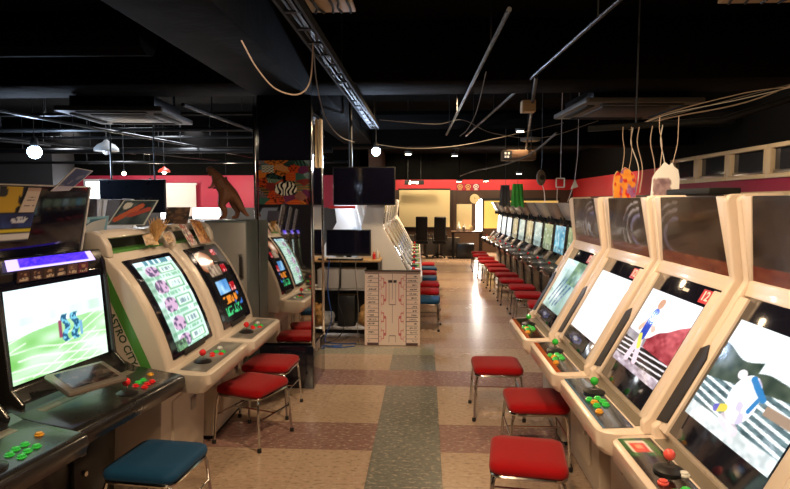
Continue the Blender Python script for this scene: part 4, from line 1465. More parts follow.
bm = new(); cyl(bm, (0, 0, 0), (0, 0, .02), .03, .022, 12); obj('tied_base', bm, M['tan'], t)
sheet('card', 'tan paper card hanging into the cabinet opening below the straw fan', 'card', [(-1.655, 3.29, 1.385), (-1.655, 3.40, 1.395), (-1.675, 3.40, 1.455), (-1.675, 3.29, 1.445)], pic_flyer(((.80, .68, .52), (.72, .58, .42), (.62, .48, .34)), 21), 14, 8)
sheet('card', 'tan crumpled card in the cabinet opening near its far cheek', 'card', [(-1.640, 3.53, 1.382), (-1.640, 3.64, 1.388), (-1.675, 3.65, 1.45), (-1.675, 3.54, 1.44)], pic_flyer(((.78, .64, .48), (.66, .52, .40), (.50, .36, .26)), 31), 14, 8)
sheet('picture_sheet', 'colourful printed card standing on the mostly black screen cabinet', 'card', [(-1.60, 3.80, 1.345), (-1.60, 3.92, 1.345), (-1.685, 3.91, 1.495), (-1.685, 3.79, 1.50)], pic_flyer(((.62, .54, .56), (.70, .30, .30), (.40, .30, .34), (.85, .82, .78)), 41), 18, 22)
sheet('picture_sheet', 'orange brown card standing on the mostly black screen cabinet', 'card', [(-1.60, 3.98, 1.345), (-1.60, 4.17, 1.345), (-1.685, 4.17, 1.505), (-1.685, 3.98, 1.52)], pic_flyer(((.72, .46, .24), (.60, .34, .16), (.46, .28, .16), (.84, .62, .36)), 51), 18, 22)
def cyan(u, v):
    c = (.62, .80, .86)
    if .12 < u < .9 and .62 < v < .92:
        c = (.36, .52, .60) if vnoise(u * 9, v * 9, 2) > .45 else (.80, .90, .93)
    r = v * 12
    if v < .6 and .3 < r - int(r) < .6 and vnoise(u * 16, int(r), 3) > .4:
        c = (.44, .60, .68)
    return c
sheet('flyer', 'pale cyan flyer hanging between black cabinet and curved cabinet', 'flyer', [(-2.13, 3.38, 1.34), (-2.0, 3.42, 1.34), (-1.95, 3.42, 1.56), (-2.13, 3.38, 1.545)], cyan, 26, 36)
# pole for that flyer
# ------------------------------------------------------------------ end of hall
t = thing('hanging_projection_screen', 'large cream projection screen on the end wall behind two black chairs', 'projection screen', (-.03, 18.30, .80))
bm = new(); bx(bm, -.82, .80, 0, .012, .02, 1.2); obj('screen_cloth', bm, M['sheet'], t)
bm = new(); cyl(bm, (-.84, .02, 1.22), (.82, .02, 1.22), .03, n=12); obj('roller', bm, M['matblack'], t)
bm = new(); cyl(bm, (-.82, .006, .01), (.80, .006, .01), .012, n=8); obj('weight_bar', bm, M['matblack'], t)
bm = new(); bx(bm, .90, .98, 18.32, 18.40, 0, 1.99); label(struct('trim_1', bm, M['wallbrown']), 'dark post beside the cream notice panel', 'post')
bm = new(); bx(bm, .99, 1.47, 18.36, 18.40, .74, 1.55, .005)
label(obj('mounted_notice_board', bm, M['wallcream']), 'cream notice board on the end wall below the round icons', 'notice board')
bpy.data.objects['mounted_notice_board'].location = (0, -.003, 0)
bm = new(); bx(bm, 1.62, 1.80, 18.385, 18.398, .70, 1.70); struct('window_20', bm, M['daylight'])
bm = new(); bx(bm, 1.86, 4.2, 18.385, 18.398, .78, 1.66); struct('window_21', bm, M['curtain'])
bm = new(); bx(bm, 1.80, 1.86, 18.36, 18.40, .70, 1.70); bx(bm, 1.80, 4.25, 18.36, 18.40, 1.66, 1.74); struct('trim_2', bm, M['matblack'])
for i, (x, mm, nm) in enumerate(((1.09, 'gold', 'gold trophy'), (1.35, 'gold', 'gold round emblem'), (1.60, 'whiteink', 'white ring'))):
    t = thing('wall_sign', 'small square red sign with a %s icon on the end wall' % nm, 'sign', (x, 18.375, 2.09))
    bm = new(); bx(bm, -.11, .11, 0, .02, -.11, .11, .003); obj('sign_plate', bm, M['maroon'], t)
    bm = new()
    tube(bm, [V(.075 * math.cos(a), -.004, .02 + .062 * math.sin(a)) for a in [2 * PI * k / 18 for k in range(18)]], .014, 6, closed=True)
    ball(bm, (0, -.004, .02), .028, 10, (1, .3, 1))
    bx(bm, -.06, .06, -.006, 0, -.09, -.07)
    obj('sign_icon', bm, M[mm], t)
t = thing('wall_clock', 'round cream clock between the icons and the bright window slit', 'clock', (1.555, 18.30, 1.72))
bm = new(); lathe(bm, [(.14, 0), (.15, .01), (.15, .035), (.13, .04)], (0, .04, 0), (0, -1, 0), 24); obj('clock_case', bm, M['wallcream'], t)
bm = new(); box(bm, (0, -.003, .03), (.008, .004, .07)); box(bm, (.03, -.003, 0), (.06, .004, .008)); obj('clock_hands', bm, M['matblack'], t)
# emergency sign
t = thing('emergency_sign', 'small black ceiling sign with white running marks over the projection screen', 'sign', (-.35, 17.6, 2.15))
bm = new(); bx(bm, -.30, .30, 0, .03, 0, .14, .004); cyl(bm, (-.2, .015, .14), (-.2, .015, 1.0), .008, n=6); cyl(bm, (.2, .015, .14), (.2, .015, 1.0), .008, n=6); obj('sign_box', bm, M['matblack'], t)
bm = new(); ball(bm, (-.13, -.004, .10), .016, 8, (1, .3, 1)); tube(bm, [(-.13, -.003, .085), (-.135, -.003, .05)], .012, 6); tube(bm, [(-.135, -.003, .05), (-.155, -.003, .02)], .008, 6); tube(bm, [(-.135, -.003, .05), (-.115, -.003, .022)], .008, 6)
for k in range(4):
    bx(bm, -.07 + .05 * k, -.035 + .05 * k, -.004, 0, .035, .085)
obj('sign_marks', bm, M['bulbwarm'], t)

def gaming_chair(text, loc, rz):
    t = thing('swivel_chair', text, 'chair', loc, rz, 'black chairs before the projection screen')
    bm = new(); box(bm, (0, 0, .46), (.40, .46, .10), .04); obj('seat', bm, M['matblack'], t)
    bm = new(); prism(bm, [(.20, .50), (.27, .52), (.36, 1.18), (.30, 1.22), (.25, 1.15)], -.17, .17, .03); obj('backrest', bm, M['matblack'], t)
    bm = new(); cyl(bm, (0, 0, .08), (0, 0, .42), .03, n=10); obj('column', bm, M['steel'], t)
    for s in (-1, 1):
        bm = new(); tube(bm, [(s * .19, .10, .46), (s * .205, .10, .66), (s * .205, -.14, .67)], .018, 7); obj('armrest', bm, M['matblack'], t)
    for k in range(5):
        a = 2 * PI * k / 5
        bm = new(); tube(bm, [(0, 0, .10), (.19 * math.cos(a), .19 * math.sin(a), .05)], [.025, .018], 7); ball(bm, (.19 * math.cos(a), .19 * math.sin(a), .03), .03, 8); obj('base_leg', bm, M['matblack'], t)
gaming_chair('tall black chair before the projection screen, closer to the white cabinets', (-.10, 16.6, 0), R(178))
gaming_chair('tall black chair before the projection screen, closer to the notice panel', (.40, 16.62, 0), R(183))
t = thing('side_table', 'dark side table with clutter before the bright window slit', 'table', (1.30, 16.6, 0))
bm = new(); bx(bm, -.55, .35, -.3, .3, .74, .78, .006); obj('tabletop', bm, M['wallbrown'], t)
for sx in (-.5, .3):
    for sy in (-.25, .25):
        bm = new(); bx(bm, sx - .02, sx + .02, sy - .02, sy + .02, 0, .74); obj('leg', bm, M['matblack'], t)
for i, (x, c, hh) in enumerate(((.95, 'whitebtn', .28), (1.10, 'silver', .20), (1.30, 'wallcream', .24))):
    bm = new(); lathe(bm, [(.04, 0), (.045, .01), (.045, hh * .6), (.018, hh * .78), (.018, hh), (.01, hh)], n=12)
    label(obj('bottle', bm, M[c], None, 32, (x, 16.5, .781)), ('tall white', 'short silver', 'cream')[i] + ' bottle standing on the dark side table', 'bottle')
carton('dark carton on the floor below the side table', (1.15, 16.60, 0.0), (.5, .42, .42), 'black')
for i, (x, y, s) in enumerate(((.75, 17.3, .55), (.25, 17.7, .5), (-.45, 17.6, .6))):
    carton(('low dark bin near the notice panel', 'low dark bin under the projection screen', 'low dark bin behind the tall black chairs')[i], (x, y, 0), (.55, .4, s), 'slot', R(10 * i))

# hanging things along the black row
cl = thing('hanging_cloth', 'bright green cloth hanging over the far black cabinets', 'cloth', (1.62, 10.2, 1.55))
bm = new()
n = 12
rows = []
for j in range(9):
    rows.append([V(-.12 * (1.0 - .25 * j / 8) + .24 * (1 - .25 * j / 8) * i / n, .02 * math.sin(i * 1.6 + j * .3), .40 * j / 8 + (.02 * math.sin(i) if j == 0 else 0)) for i in range(n + 1)])
vv = [[bm.verts.new(p) for p in r] for r in rows] 
for a, b in zip(vv, vv[1:]):
    for i in range(n):
        bm.faces.new((a[i], a[i + 1], b[i + 1], b[i]))
bmesh.ops.solidify(bm, geom=bm.faces[:], thickness=.012)
obj('cloth', bm, M['greencloth'], cl, 60)
bm = new(); tube(bm, [(0, 0, .39), (0, 0, 1.6)], .004, 5); obj('hanging_cord', bm, M['wireblack'], cl)
o = dup(cl, (1.50, 10.9, 1.55), R(20), 'grey cloth hanging beside the bright green cloth')
for c in kids(o):
    if c.name.startswith('cloth'):
        c.data = c.data.copy(); c.data.materials[0] = M['greycloth']
t = thing('hanging_fan', 'round grey fan hanging above the black cabinets on a cord', 'fan', (1.585, 8.0, 1.97))
bm = new(); lathe(bm, [(.02, -.03), (.105, -.02), (.11, 0), (.105, .02), (.02, .03)], (0, 0, 0), (.25, -1, .1), 20)
for v in bm.verts:
    v.co.x *= .62
obj('fan_cage', bm, M['fan'], t)
bm = new(); lathe(bm, [(.035, -.045), (.04, 0), (.035, .05)], (0, 0, 0), (.25, -1, .1), 12); obj('fan_motor', bm, M['slot'], t)
bm = new(); tube(bm, [(0, 0, .08), (.01, 0, .3), (0, 0, 1.18)], .006, 5); obj('hanging_cord', bm, M['wireblack'], t)
bm = new(); tube(bm, smooth_path([(.02, 0, -.1), (.05, 0, -.2), (.06, 0, -.34)], 5), .006, 5); obj('fan_handle', bm, M['wirewhite'], t)
t = thing('hanging_square', 'small square white frame hanging above the black cabinets', 'frame', (1.85, 8.0, 1.90))
bm = new()
for a, b in (((-.055, 0, -.06), (.055, 0, -.06)), ((-.055, 0, .06), (.055, 0, .06)), ((-.055, 0, -.06), (-.055, 0, .06)), ((.055, 0, -.06), (.055, 0, .06))):
    tube(bm, [a, b], .009, 6)
obj('frame_bars', bm, M['whiteink'], t)
bm = new(); tube(bm, [(0, 0, .06), (0, 0, 1.25)], .004, 5); tube(bm, [(-.04, 0, -.06), (-.04, 0, -.28)], .004, 5); obj('hanging_cord', bm, M['wirewhite'], t)
t = thing('hanging_pennant', 'small white triangular pennant hanging near the square frame', 'pennant', (2.02, 7.9, 1.86))
bm = new(); extr(bm, [V(-.05, 0, -.05), V(.05, 0, -.02), V(.0, 0, .09)], (0, .006, 0)); obj('pennant', bm, M['whiteink'], t)
bm = new(); tube(bm, [(0, 0, .09), (.03, 0, .4), (.03, 0, 1.28)], .004, 5); tube(bm, [(-.03, 0, -.05), (-.09, 0, -.22)], .004, 5); obj('hanging_cord', bm, M['wirewhite'], t)
# crown shaped signs
def crown(name, text, loc, w, hh, kind, backm, cords):
    t = thing(name, text, 'sign', loc, R(0))
    out = [(-.5, 0), (.5, 0), (.5, .55), (.44, .78), (.30, .86), (.22, .98), (.12, .90), (-.04, 1.0), (-.18, .86), (-.34, .72), (-.46, .55)] if kind == 1 else [(-.46, 0), (.46, 0), (.5, .45), (.40, .72), (.18, .92), (-.02, 1.0), (-.16, .90), (-.22, .80), (-.34, .88), (-.46, .72), (-.5, .4)]
    pts = [V(x * w, 0, z * hh) for x, z in out]
    bm = new(); extr(bm, pts, (0, .008, 0)); obj('sign_board', bm, M[backm], t)
    me = bpy.data.meshes.new('sign_print')
    bm = new()
    f = bm.faces.new([bm.verts.new(p * .97 + V(0, -.0015, hh * .012)) for p in pts])
    bmesh.ops.triangulate(bm, faces=[f])
    bmesh.ops.subdivide_edges(bm, edges=bm.edges[:], cuts=14, use_grid_fill=True)
    bm.to_mesh(me); bm.free()
    at = me.color_attributes.new('Col', 'FLOAT_COLOR', 'POINT')
    fn = pic_crown(kind)
    cs = []
    for v in me.vertices:
        cs += [*lin(fn(v.co.x / w + .5, v.co.z / hh)), 1]
    at.data.foreach_set('color', cs)
    link('sign_print', me, M['print'], t)
    for x, dx in cords:
        bm = new()
        tube(bm, smooth_path([V(x, .004, hh * .8), V(x + dx * .5 + .012, .004, hh + .09), V(x + dx, .004, hh + .18), V(x + dx, .004, hh + .245)], 4), .0022, 5)
        obj('hanging_cord', bm, M['wire'], t)
    return t
crown('hanging_sign', 'orange and purple crown-shaped sign hanging over the cream cabinets', (1.225, 3.60, 1.668), .145, .19, 0, 'tan', [(-.02, 0), (.02, .01)])
crown('hanging_sign', 'white crown-shaped sign with grey picture, hanging over the cream cabinets', (1.305, 3.20, 1.672), .15, .19, 1, 'white', [(-.03, -.01), (.03, .03)])
for i, (x0, y0, x1, m, z1) in enumerate(((1.30, 3.62, 1.27, 'wirewhite', 2.10), (1.315, 3.60, 1.30, 'wire', 2.10), (1.37, 3.55, 1.36, 'wire', 2.10), (1.41, 3.5, 1.40, 'wirewhite', 2.10))):
    cable('hanging_string', ('pale cord hanging beside the orange crown sign', 'tan cord hanging right by the orange crown sign', 'tan cord hanging midway between the two crown signs', 'white cord hanging closest to the white crown sign')[i].replace('right by', 'hard against'), [(x0, y0, 1.70), (x0 + .012, y0, 1.85), (x1 - .008, y0, 2.0), (x1, y0, z1)], .003, m, 'cord')
# ------------------------------------------------------------------ left part of the hall
bm = new(); bx(bm, -4.45, -3.55, 7.62, 7.70, 1.49, 1.94, .008)
t = thing('hanging_screen', 'big dark navy screen hanging beyond the curved cabinets', 'screen', (-3.95, 7.50, 1.49))
bm.free()
bm = new(); bx(bm, -.45, .45, 0, .06, 0, .45, .008); obj('casing', bm, M['black'], t)
bm = new(); bx(bm, -.435, .435, -.003, .001, .02, .435); obj('screen_face', bm, M['navy'], t)
for sx in (-.3, .3):
    bm = new(); cyl(bm, (sx, .05, .45), (sx, .05, 1.66), .012, n=8); obj('hanging_rod', bm, M['pipe'], t)
t = thing('hanging_projection_screen', 'pale pink projection screen on the rear red wall', 'projection screen', (-5.70, 12.9, 1.30))
bm = new(); bx(bm, -.42, .42, 0, .012, 0, .72); obj('screen_cloth', bm, M['sheetwhite'], t)
bm = new(); cyl(bm, (-.44, .01, .74), (.44, .01, .74), .025, n=10); obj('roller', bm, M['white'], t)
bm = new(); bx(bm, -7.92, -7.45, 12.985, 12.998, 1.2, 2.1); struct('window_22', bm, M['daylightcool'])
bm = new(); bx(bm, -7.98, -7.39, 12.97, 13.0, 2.1, 2.16); bx(bm, -7.98, -7.92, 12.97, 13.0, 1.15, 2.1); bx(bm, -7.45, -7.39, 12.97, 13.0, 1.15, 2.1); struct('trim_3', bm, M['white'])
for i, (x, y, w) in enumerate(((-5.05, 11.2, .55), (-4.45, 11.4, .60))):
    t = thing('light_box', ('glowing white light box below the pale pink screen', 'glowing white light box beside the dinosaur legs')[i], 'light box', (x, y, 1.28))
    bm = new(); bx(bm, -w / 2, w / 2, 0, .08, 0, .24, .006); obj('box_case', bm, M['white'], t)
    bm = new(); bx(bm, -w / 2 + .015, w / 2 - .015, -.003, .001, .015, .225); obj('box_face', bm, M['daylightwarm'] if 'daylightwarm' in M else M['daylightcool'], t)
    bm = new(); bx(bm, -w / 2 + .05, w / 2 - .05, .0, .5, -1.28, -.01); obj('cabinet_base', bm, M['white'], t)
# wall block at the far left
bm = new(); bx(bm, -10.2, -8.2, 12.2, 13.0, 0, 3.15); struct('wall_rear_block', bm, M['wallgrey'])

# ------------------------------------------------------------------ ceiling services
def cassette(text, loc, rz, frame, w=1.02):
    t = thing('ceiling_air_conditioner', text, 'air conditioner', loc, rz)
    h = w / 2
    bm = new()
    extr(bm, [V(x, y, 0) for x, y in rrect(w, w, .03, 3)], (0, 0, .045), .01); obj('fascia', bm, frame, t)
    bm = new(); bx(bm, -h + .10, h - .10, -h + .10, h - .10, .04, .155, .01); obj('casing', bm, M['duct'], t)
    for k in range(4):
        bm = new()
        box(bm, (0, -h + .10, -.004), (w - .34, .07, .012), .002)
        for v in bm.verts:
            v.co = Matrix.Rotation(PI / 2 * k, 3, 'Z') @ v.co
        obj('air_slot', bm, M['matblack'], t)
    bm = new(); box(bm, (0, 0, -.004), (w - .46, w - .46, .012), .002)
    obj('intake_grille', bm, M['acgrey'], t)
    for sx in (-1, 1):
        for sy in (-1, 1):
            bm = new(); cyl(bm, (sx * (h - .15), sy * (h - .15), .15), (sx * (h - .15), sy * (h - .15), 3.15 - loc[2]), .008, n=6)
            obj('hanger_rod', bm, M['pipe'], t)
cassette('tan edged ceiling air conditioner above the black cabinets', (1.98, 5.95, 2.55), R(3), M['acwhite'], 1.1)
cassette('grey ceiling air conditioner with cool sheen, before the pillar', (-2.98, 5.66, 2.48), R(6), M['acgrey'], .98)

def run(name, text, cat, p0, p1, r, m, group=None, hang=0):
    t = thing(name, text, cat, p0, 0, group)
    a, b = Vector(p0), Vector(p1)
    bm = new(); tube(bm, [V(0, 0, 0), b - a], r, 10); obj('pipe_run', bm, M[m], t)
    if hang:
        for k in range(hang):
            p = (b - a) * ((k + .5) / hang)
            bm = new(); cyl(bm, p, p + V(0, 0, 3.15 - (a.z + p.z)), .006, n=6)
            obj('hanger_rod', bm, M['pipe'], t)
    return t
PG = 'ceiling pipes over the hall'
for i, (y, z, r, nm) in enumerate(((6.75, 2.70, .022, 'thin ceiling pipe just behind the cross beam'), (7.6, 2.62, .03, 'ceiling pipe passing over the big navy screen'), (8.9, 2.66, .022, 'thin ceiling pipe above the dome pendant'), (9.7, 2.52, .05, 'thick dark ceiling pipe before the rear beam'), (11.6, 2.45, .03, 'ceiling pipe beyond the rear beam'))):
    run('ceiling_pipe', nm, 'pipe', (-10.1, y, z), (-1.6, y + .1, z), r, 'pipe' if i != 3 else 'duct', PG, 7)
for i, (x0, y0, x1, y1, z, nm) in enumerate(((-4.4, 5.6, -3.6, 12.8, 2.58, 'slanting ceiling pipe over the dome pendant'), (-7.0, 5.6, -4.6, 12.8, 2.56, 'slanting ceiling pipe over the cool bulb'), (-2.4, 5.6, -2.2, 12.8, 2.60, 'slanting ceiling pipe above the dinosaur'), (-8.6, 5.6, -6.2, 12.0, 2.66, 'slanting ceiling pipe next to the grey wall block'))):
    run('ceiling_pipe', nm, 'pipe', (x0, y0, z), (x1, y1, z), .018, 'pipe', PG, 5)
# cable tray running along the aisle
t = thing('cable_tray', 'dark cable tray with bundled wires running along the ceiling over the aisle', 'cable tray', (-.66, 2.2, 2.60))
bm = new()
for s in (-.05, .05):
    bx(bm, s - .008, s + .008, 0, 5.2, -.02, .03)
for k in range(19):
    bx(bm, -.05, .05, .10 + .28 * k, .13 + .28 * k, -.02, -.01)
obj('tray_rails', bm, M['matblack'], t)
bm = new()
random.seed(5)
for k in range(5):
    tube(bm, smooth_path([V(-.035 + .017 * k + random.uniform(-.01, .01), yy, .0 + random.uniform(-.018, .012)) for yy in (0, .75, 1.5, 2.25, 3.0, 3.75, 4.5, 5.2)], 4), .006, 5)
obj('wire_bundle', bm, M['wireblack'], t)
for y in (.6, 2.0, 4.6):
    bm = new(); cyl(bm, (.05, y, 0), (.05, y, .55), .006, n=6); obj('hanger_rod', bm, M['pipe'], t)
for i, (x0, y0, x1, y1, z) in enumerate(((.42, 3.0, .30, 8.5, 2.62), (1.0, 2.5, .62, 9.0, 2.66))):
    run('ceiling_rail', ('dark ceiling rail above the middle of the aisle', 'dark ceiling rail above the red stools')[i], 'rail', (x0, y0, z), (x1, y1, z), .013, 'duct', None, 4)
run('ceiling_strut', 'thin dark strut slanting past the tan ceiling box', 'strut', (.86, 4.6, 2.62), (1.95, 11.5, 2.45), .016, 'duct', None, 3)
# drooping wires
cable('ceiling_wire', 'pale wire drooping from the beam to the cable tray', [(-.98, 3.05, 2.50), (-.93, 3.15, 2.38), (-.86, 3.28, 2.29), (-.76, 3.4, 2.28), (-.69, 3.42, 2.36), (-.66, 3.38, 2.57)], .0045, 'wire', 'wire')
cable('ceiling_wire', 'grey wire hanging down from the cable tray near the pale plank', [(-.70, 3.6, 2.58), (-.72, 3.8, 2.42), (-.72, 4.1, 2.25), (-.68, 4.5, 2.16), (-.60, 4.8, 2.14)], .004, 'wiregrey', 'wire')
cable('ceiling_wire', 'long grey wire sagging from the bulb across the aisle', [(-.60, 6.9, 2.33), (-.2, 6.8, 2.27), (.3, 6.7, 2.28), (.8, 6.6, 2.36), (1.5, 6.4, 2.50)], .004, 'wiregrey', 'wire')
cable('ceiling_wire', 'thin grey wire sagging below the dark middle rail', [(-.5, 6.2, 2.52), (.1, 6.2, 2.47), (.38, 6.1, 2.50), (.7, 6.1, 2.36), (1.2, 6.0, 2.30), (1.7, 5.8, 2.44)], .0035, 'wiregrey', 'wire')
cable('ceiling_wire', 'wire dropping in a loop below the tan ceiling box', [(.45, 4.4, 2.62), (.42, 4.8, 2.4), (.36, 5.0, 2.27), (.30, 5.1, 2.22)], .0035, 'wiregrey', 'wire')
random.seed(11)
for i in range(4):
    dz = .02 * i
    cable('ceiling_wire', ('uppermost', 'second', 'third', 'lowest')[3 - i] + ' of the bundled wires running up from the crown signs', [(1.28 + .02 * i, 3.72, 2.10 + .01 * i), (1.5, 3.62, 2.16 + dz * .6), (1.85, 3.45, 2.22 + dz + .02 * math.sin(i * 2)), (2.2, 3.3, 2.36 - .6 * dz), (2.7, 3.0, 2.52 + dz)], .003 if i else .004, ('wire', 'wiregrey', 'wirewhite', 'wire')[i], 'wire', 'wires running up from the crown signs')
bm = new(); tube(bm, [(1.05, 3.80, 2.115), (1.7, 3.42, 2.115), (2.3, 3.05, 2.31)], .02, 8)
label(obj('ceiling_conduit', bm, M['duct']), 'dark conduit the crown sign cords are tied to', 'conduit')
for x, y, z in ((1.3, 3.655, 2.11), (2.0, 3.24, 2.2)):
    bm = new(); cyl(bm, (x, y, z), (x, y, 3.15), .006, n=6); obj('hanger_rod', bm, M['pipe'], bpy.data.objects['ceiling_conduit'])
cable('ceiling_wire', 'dark wire along the ceiling over the black cabinets', [(1.25, 5.6, 2.3), (1.35, 7.5, 2.26), (1.3, 9.5, 2.25), (1.0, 12, 2.27), (.9, 15, 2.3)], .012, 'wireblack', 'wire')

# lamps
def bulb_lamp(text, loc, m, r, drop, color, watts, name='bare_bulb', glow=True, rad=None):
    t = thing(name, text, 'lamp', loc)
    bm = new(); ball(bm, (0, 0, 0), r, 16); obj('bulb', bm, M[m], t)
    bm = new(); lathe(bm, [(r * .55, r * .8), (r * .6, r * 1.6), (r * .4, r * 2.2), (r * .2, r * 2.2)], n=12); obj('socket', bm, M['matblack'], t)
    bm = new(); tube(bm, [(0, 0, r * 2.2), (0, 0, drop)], .004, 5); obj('hanging_cord', bm, M['wireblack'], t)
    if watts:
        L = bpy.data.lights.new('bulb_light', 'POINT')
        L.energy = watts; L.color = color; L.shadow_soft_size = r * 1.05
        lo = bpy.data.objects.new('bulb_light', L); COL.objects.link(lo); lo.parent = t
        lo.location = (0, 0, -r * 1.6)
    return t
bulb_lamp('bright cool bulb hanging at the end of the cable tray', (-.655, 7.55, 2.30), 'bulb', .055, .85, (.6, .76, 1), 70)
bulb_lamp('large bright cool bulb above the black cabinet with the yellow and blue poster', (-5.2, 7.39, 2.30), 'bulb', .085, .85, (.6, .76, 1), 70)
bulb_lamp('small warm bulb hanging near the pale pink screen', (-5.9, 12.0, 2.03), 'bulbwarm', .05, 1.1, (1, .86, .65), 30)
bulb_lamp('small warm bulb hanging behind the dinosaur', (-4.25, 12.0, 2.05), 'bulbwarm', .05, 1.1, (1, .86, .65), 30)
bulb_lamp('small warm bulb hanging above the big navy screen', (-4.75, 8.8, 2.08), 'bulbwarm', .03, 1.05, (1, .86, .65), 8)

def pendant(text, loc, m, r, drop, lit):
    t = thing('pendant_lamp', text, 'lamp', loc)
    bm = new(); lathe(bm, [(r, 0), (r * .96, r * .22), (r * .70, r * .55), (r * .30, r * .74), (r * .14, r * .95), (r * .12, r * .95)], n=24); obj('lamp_shade', bm, M[m], t)
    bm = new(); ball(bm, (0, 0, r * .02), r * .34, 12); obj('bulb', bm, M['bulbwarm'] if lit else M['white'], t)
    bm = new(); tube(bm, [(0, 0, r * .9), (0, 0, drop)], .004, 5); obj('hanging_cord', bm, M['wireblack'], t)
pendant('grey dome pendant lamp below the ceiling pipes', (-4.62, 8.1, 2.37), 'enamel', .17, .78, False)
pendant('small orange red pendant heat lamp over the hall', (-4.38, 9.4, 2.13), 'redenamel', .10, 1.02, True)

def downlight(text, loc, r, watts, lit=True, m='bulbwarm', color=(1, .78, .5), spot=None):
    t = thing('ceiling_downlight', text, 'lamp', loc)
    bm = new(); lathe(bm, [(r * .8, 0), (r, .004), (r, .05), (r * .9, .06)], n=24); obj('rim', bm, M['enamel'], t)
    bm = new(); lathe(bm, [(r * .78, -.004), (r * .78, .002)], n=24); obj('lens', bm, M[m], t)
    bm = new(); cyl(bm, (0, 0, .06), (0, 0, 3.15 - loc[2]), .012, n=8); obj('stem', bm, M['duct'], t)
    if watts:
        L = bpy.data.lights.new('downlight_beam', 'SPOT')
        L.energy = watts; L.color = color; L.spot_size = R(spot or 120); L.spot_blend = .6; L.shadow_soft_size = r * .7
        lo = bpy.data.objects.new('downlight_beam', L); COL.objects.link(lo); lo.parent = t; lo.location = (0, 0, -.02)
    return t
LW = (1, .70, .40)
downlight('round tan downlight disc above the black cabinets', (1.80, 10.06, 2.68), .17, 0, m='wallcream')
downlight('small bright downlight over the end of the aisle', (.95, 16.4, 2.20), .09, 260, color=LW)
downlight('small bright downlight near the red end wall frieze', (1.75, 16.8, 2.22), .09, 260, color=LW)
downlight('small bright downlight over the far black cabinets', (2.25, 14.0, 2.30), .08, 200, color=LW)
downlight('small warm downlight over the white cabinets row', (-.35, 11.5, 2.58), .08, 160, color=LW)
downlight('small warm downlight over the aisle behind the rear beam', (.6, 12.0, 2.58), .07, 170, color=LW)
downlight('warm downlight over the far part of the black cabinets', (1.45, 9.0, 2.72), .07, 60, color=LW)

# cream ceiling fixtures at the upper edge of the picture
def fixture(text, loc, w, d, seed):
    t = thing('ceiling_fixture', text, 'ceiling fixture', loc)
    bm = new()
    bx(bm, -w / 2, w / 2, -d / 2, d / 2, 0, .02, .004)
    obj('cream_plate', bm, M['tan'], t)
    bm = new()
    random.seed(seed)
    for k in range(5):
        x = -w / 2 + w * (k + .5) / 5
        tube(bm, smooth_path([V(x, -d * .40, -.012), V(x + random.uniform(-.03, .03), -d * .1, -.02), V(x + random.uniform(-.03, .03), d * .2, -.012), V(x, d * .42, -.012)], 4), .008, 6)
    obj('wiring', bm, M['wireblack'], t)
    bm = new(); cyl(bm, (0, 0, .02), (0, 0, 3.15 - loc[2]), .02, n=8); obj('stem', bm, M['duct'], t)
fixture('cream ceiling plate with dark wiring beside the cable tray', (-.565, 3.36, 2.80), .27, .40, 2)
fixture('cream ceiling plate above the cream cabinets', (1.93, 3.30, 2.80), .46, .46, 4)
# tan junction box and wooden ceiling box
bm = new(); bx(bm, -.065, .065, -.06, .06, -.055, .055, .006)
t = label(obj('junction_box', bm, M['tan'], None, 32, (.985, 5.66, 2.56)), 'small tan junction box on the thin dark ceiling strut', 'junction box')
bm = new(); cyl(bm, (0, .0, .05), (0, 0, .59), .008, n=6); obj('hanger_rod', bm, M['pipe'], t)
t = thing('ceiling_speaker_box', 'brown wooden box with black white-marked end, hung from the ceiling', 'box', (1.46, 9.05, 2.29))
bm = new(); bx(bm, -.255, .255, 0, .30, 0, .155, .006); obj('box_case', bm, mat('dark_wood', rgb(88, 62, 40), .6, var=.15), t)
bm = new(); bx(bm, -.25, -.12, -.006, .002, .01, .145); f = obj('end_plate', bm, M['matblack'], t)
bm = new()
for a, b in ((-.235, .03), (-.195, .03), (-.235, .085), (-.185, .085)):
    bx(bm, a, a + .03, -.009, -.005, b, b + .035)
obj('white_marks', bm, M['whiteink'], f)
for sx in (-.2, .2):
    bm = new(); cyl(bm, (sx, .15, .15), (sx, .15, .86), .008, n=6); obj('hanger_rod', bm, M['pipe'], t)
# pale plank on the pillar's aisle side
bm = new(); extr(bm, [V(0, -.055, 0), V(0, .055, 0), V(0, .045, .44), V(0, -.045, .44)], (.018, 0, 0), .003)
t = label(obj('plank', bm, M['plank'], None, 32, (-.970, 5.24, 1.955)), 'pale wooden plank hanging on the aisle side of the pillar', 'plank')
# dark duct over the left hall
run('ceiling_duct', 'broad dark duct close under the ceiling before the cross beam', 'duct', (-9.8, 3.9, 2.85), (-2.0, 4.1, 2.85), .16, 'ceil', None, 3)
run('ceiling_duct', 'broad dark duct crossing over the white cabinets', 'duct', (-1.2, 8.6, 2.85), (4.4, 8.6, 2.85), .14, 'ceil', None, 3)

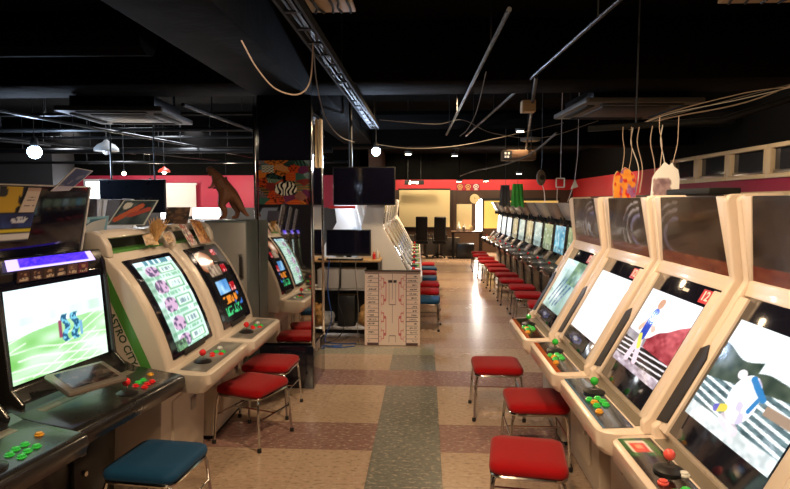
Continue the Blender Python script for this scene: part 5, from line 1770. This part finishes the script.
# ------------------------------------------------------------------ light
def unseen_spot(loc, aim, watts, color, size=60, rad=.08, blend=.5):  # unseen spot without a fixture, added for its light alone
    L = bpy.data.lights.new('unseen_spot', 'SPOT')
    L.energy = watts; L.color = color; L.spot_size = R(size); L.spot_blend = blend; L.shadow_soft_size = rad
    o = bpy.data.objects.new('unseen_spot', L); COL.objects.link(o)
    o.location = loc
    o.rotation_euler = (Vector(aim) - Vector(loc)).to_track_quat('-Z', 'Y').to_euler()
def unseen_area(loc, w, d, watts, color):
    L = bpy.data.lights.new('unseen_area_light', 'AREA')
    L.shape = 'RECTANGLE'; L.size = w; L.size_y = d; L.energy = watts; L.color = color
    o = bpy.data.objects.new('unseen_area_light', L); COL.objects.link(o); o.location = loc
WARM = (1, .715, .425)
unseen_spot((-.3, .4, 2.72), (-.1, .9, 0), 110, WARM, 130)
unseen_spot((.15, 2.7, 2.9), (.05, 3.1, 0), 110, WARM, 125)
unseen_spot((-.2, -1.8, 2.72), (-.2, -1.4, 0), 90, WARM, 130)
unseen_spot((-.50, 1.2, 2.75), (1.25, 3.3, 1.3), 78, WARM, 70)
unseen_spot((-.45, -.4, 2.75), (1.2, 2.0, 1.2), 52, WARM, 65)
unseen_spot((.3, 6.4, 2.75), (-.2, 6.6, 0), 120, WARM, 165)
# spots added to brighten the end wall and the window wall
for x in (-.5, .9, 2.6):
    unseen_spot((x, 16.9, 2.75), (x, 18.4, 1.5), 90, (1, .82, .55), 110)
unseen_spot((3.2, 13.5, 2.9), (4.65, 14.2, 2.0), 90, (1, .80, .6), 110)
unseen_spot((3.3, 7.2, 2.9), (4.65, 7.8, 2.0), 60, (1, .80, .6), 120)
unseen_spot((3.2, 4.6, 2.8), (4.65, 5.4, 2.0), 40, (1, .80, .6), 110)
unseen_spot((-.7, 1.9, 2.72), (-1.6, 4.3, 1.4), 60, (1, .82, .62), 55)  # added to brighten the locker and the dinosaur
unseen_spot((.95, 2.3, 2.75), (1.28, 3.3, 1.66), 34, (1, .78, .52), 48)
unseen_spot((-.45, 4.1, 2.6), (-.85, 6.5, .7), 42, (1, .86, .72), 44)  # added to brighten the rack cartons and the paper board
unseen_area((-4.2, 9.0, 2.9), .3, 2.4, 40, (.86, .92, 1))  # unseen area lights, added to lift the left hall with cool light
unseen_area((-6.5, 10.8, 2.9), .3, 2.4, 60, (.9, .93, 1))

w = bpy.data.worlds.new('hall_air')
SC.world = w
w.use_nodes = True
w.node_tree.nodes['Background'].inputs['Color'].default_value = (.02, .018, .016, 1)
w.node_tree.nodes['Background'].inputs['Strength'].default_value = .12

# ------------------------------------------------------------------ camera
cam = bpy.data.cameras.new('camera')
co = bpy.data.objects.new('camera', cam)
COL.objects.link(co)
F = 570.0
th = math.atan(43.5 / F)
ps = math.atan(30.7 * math.cos(th) / F)
cam.sensor_width = 36
cam.lens = F / 790 * 36
cam.clip_start = .02
co.location = (0, 0, 1.65)
co.rotation_euler = (PI / 2 - th, 0, ps)
SC.camera = co
SC.view_settings.view_transform = 'Standard'
SC.view_settings.look = 'None'
SC.view_settings.gamma = 1
SC.view_settings.use_curve_mapping = False
SC.view_settings.exposure = 0.35
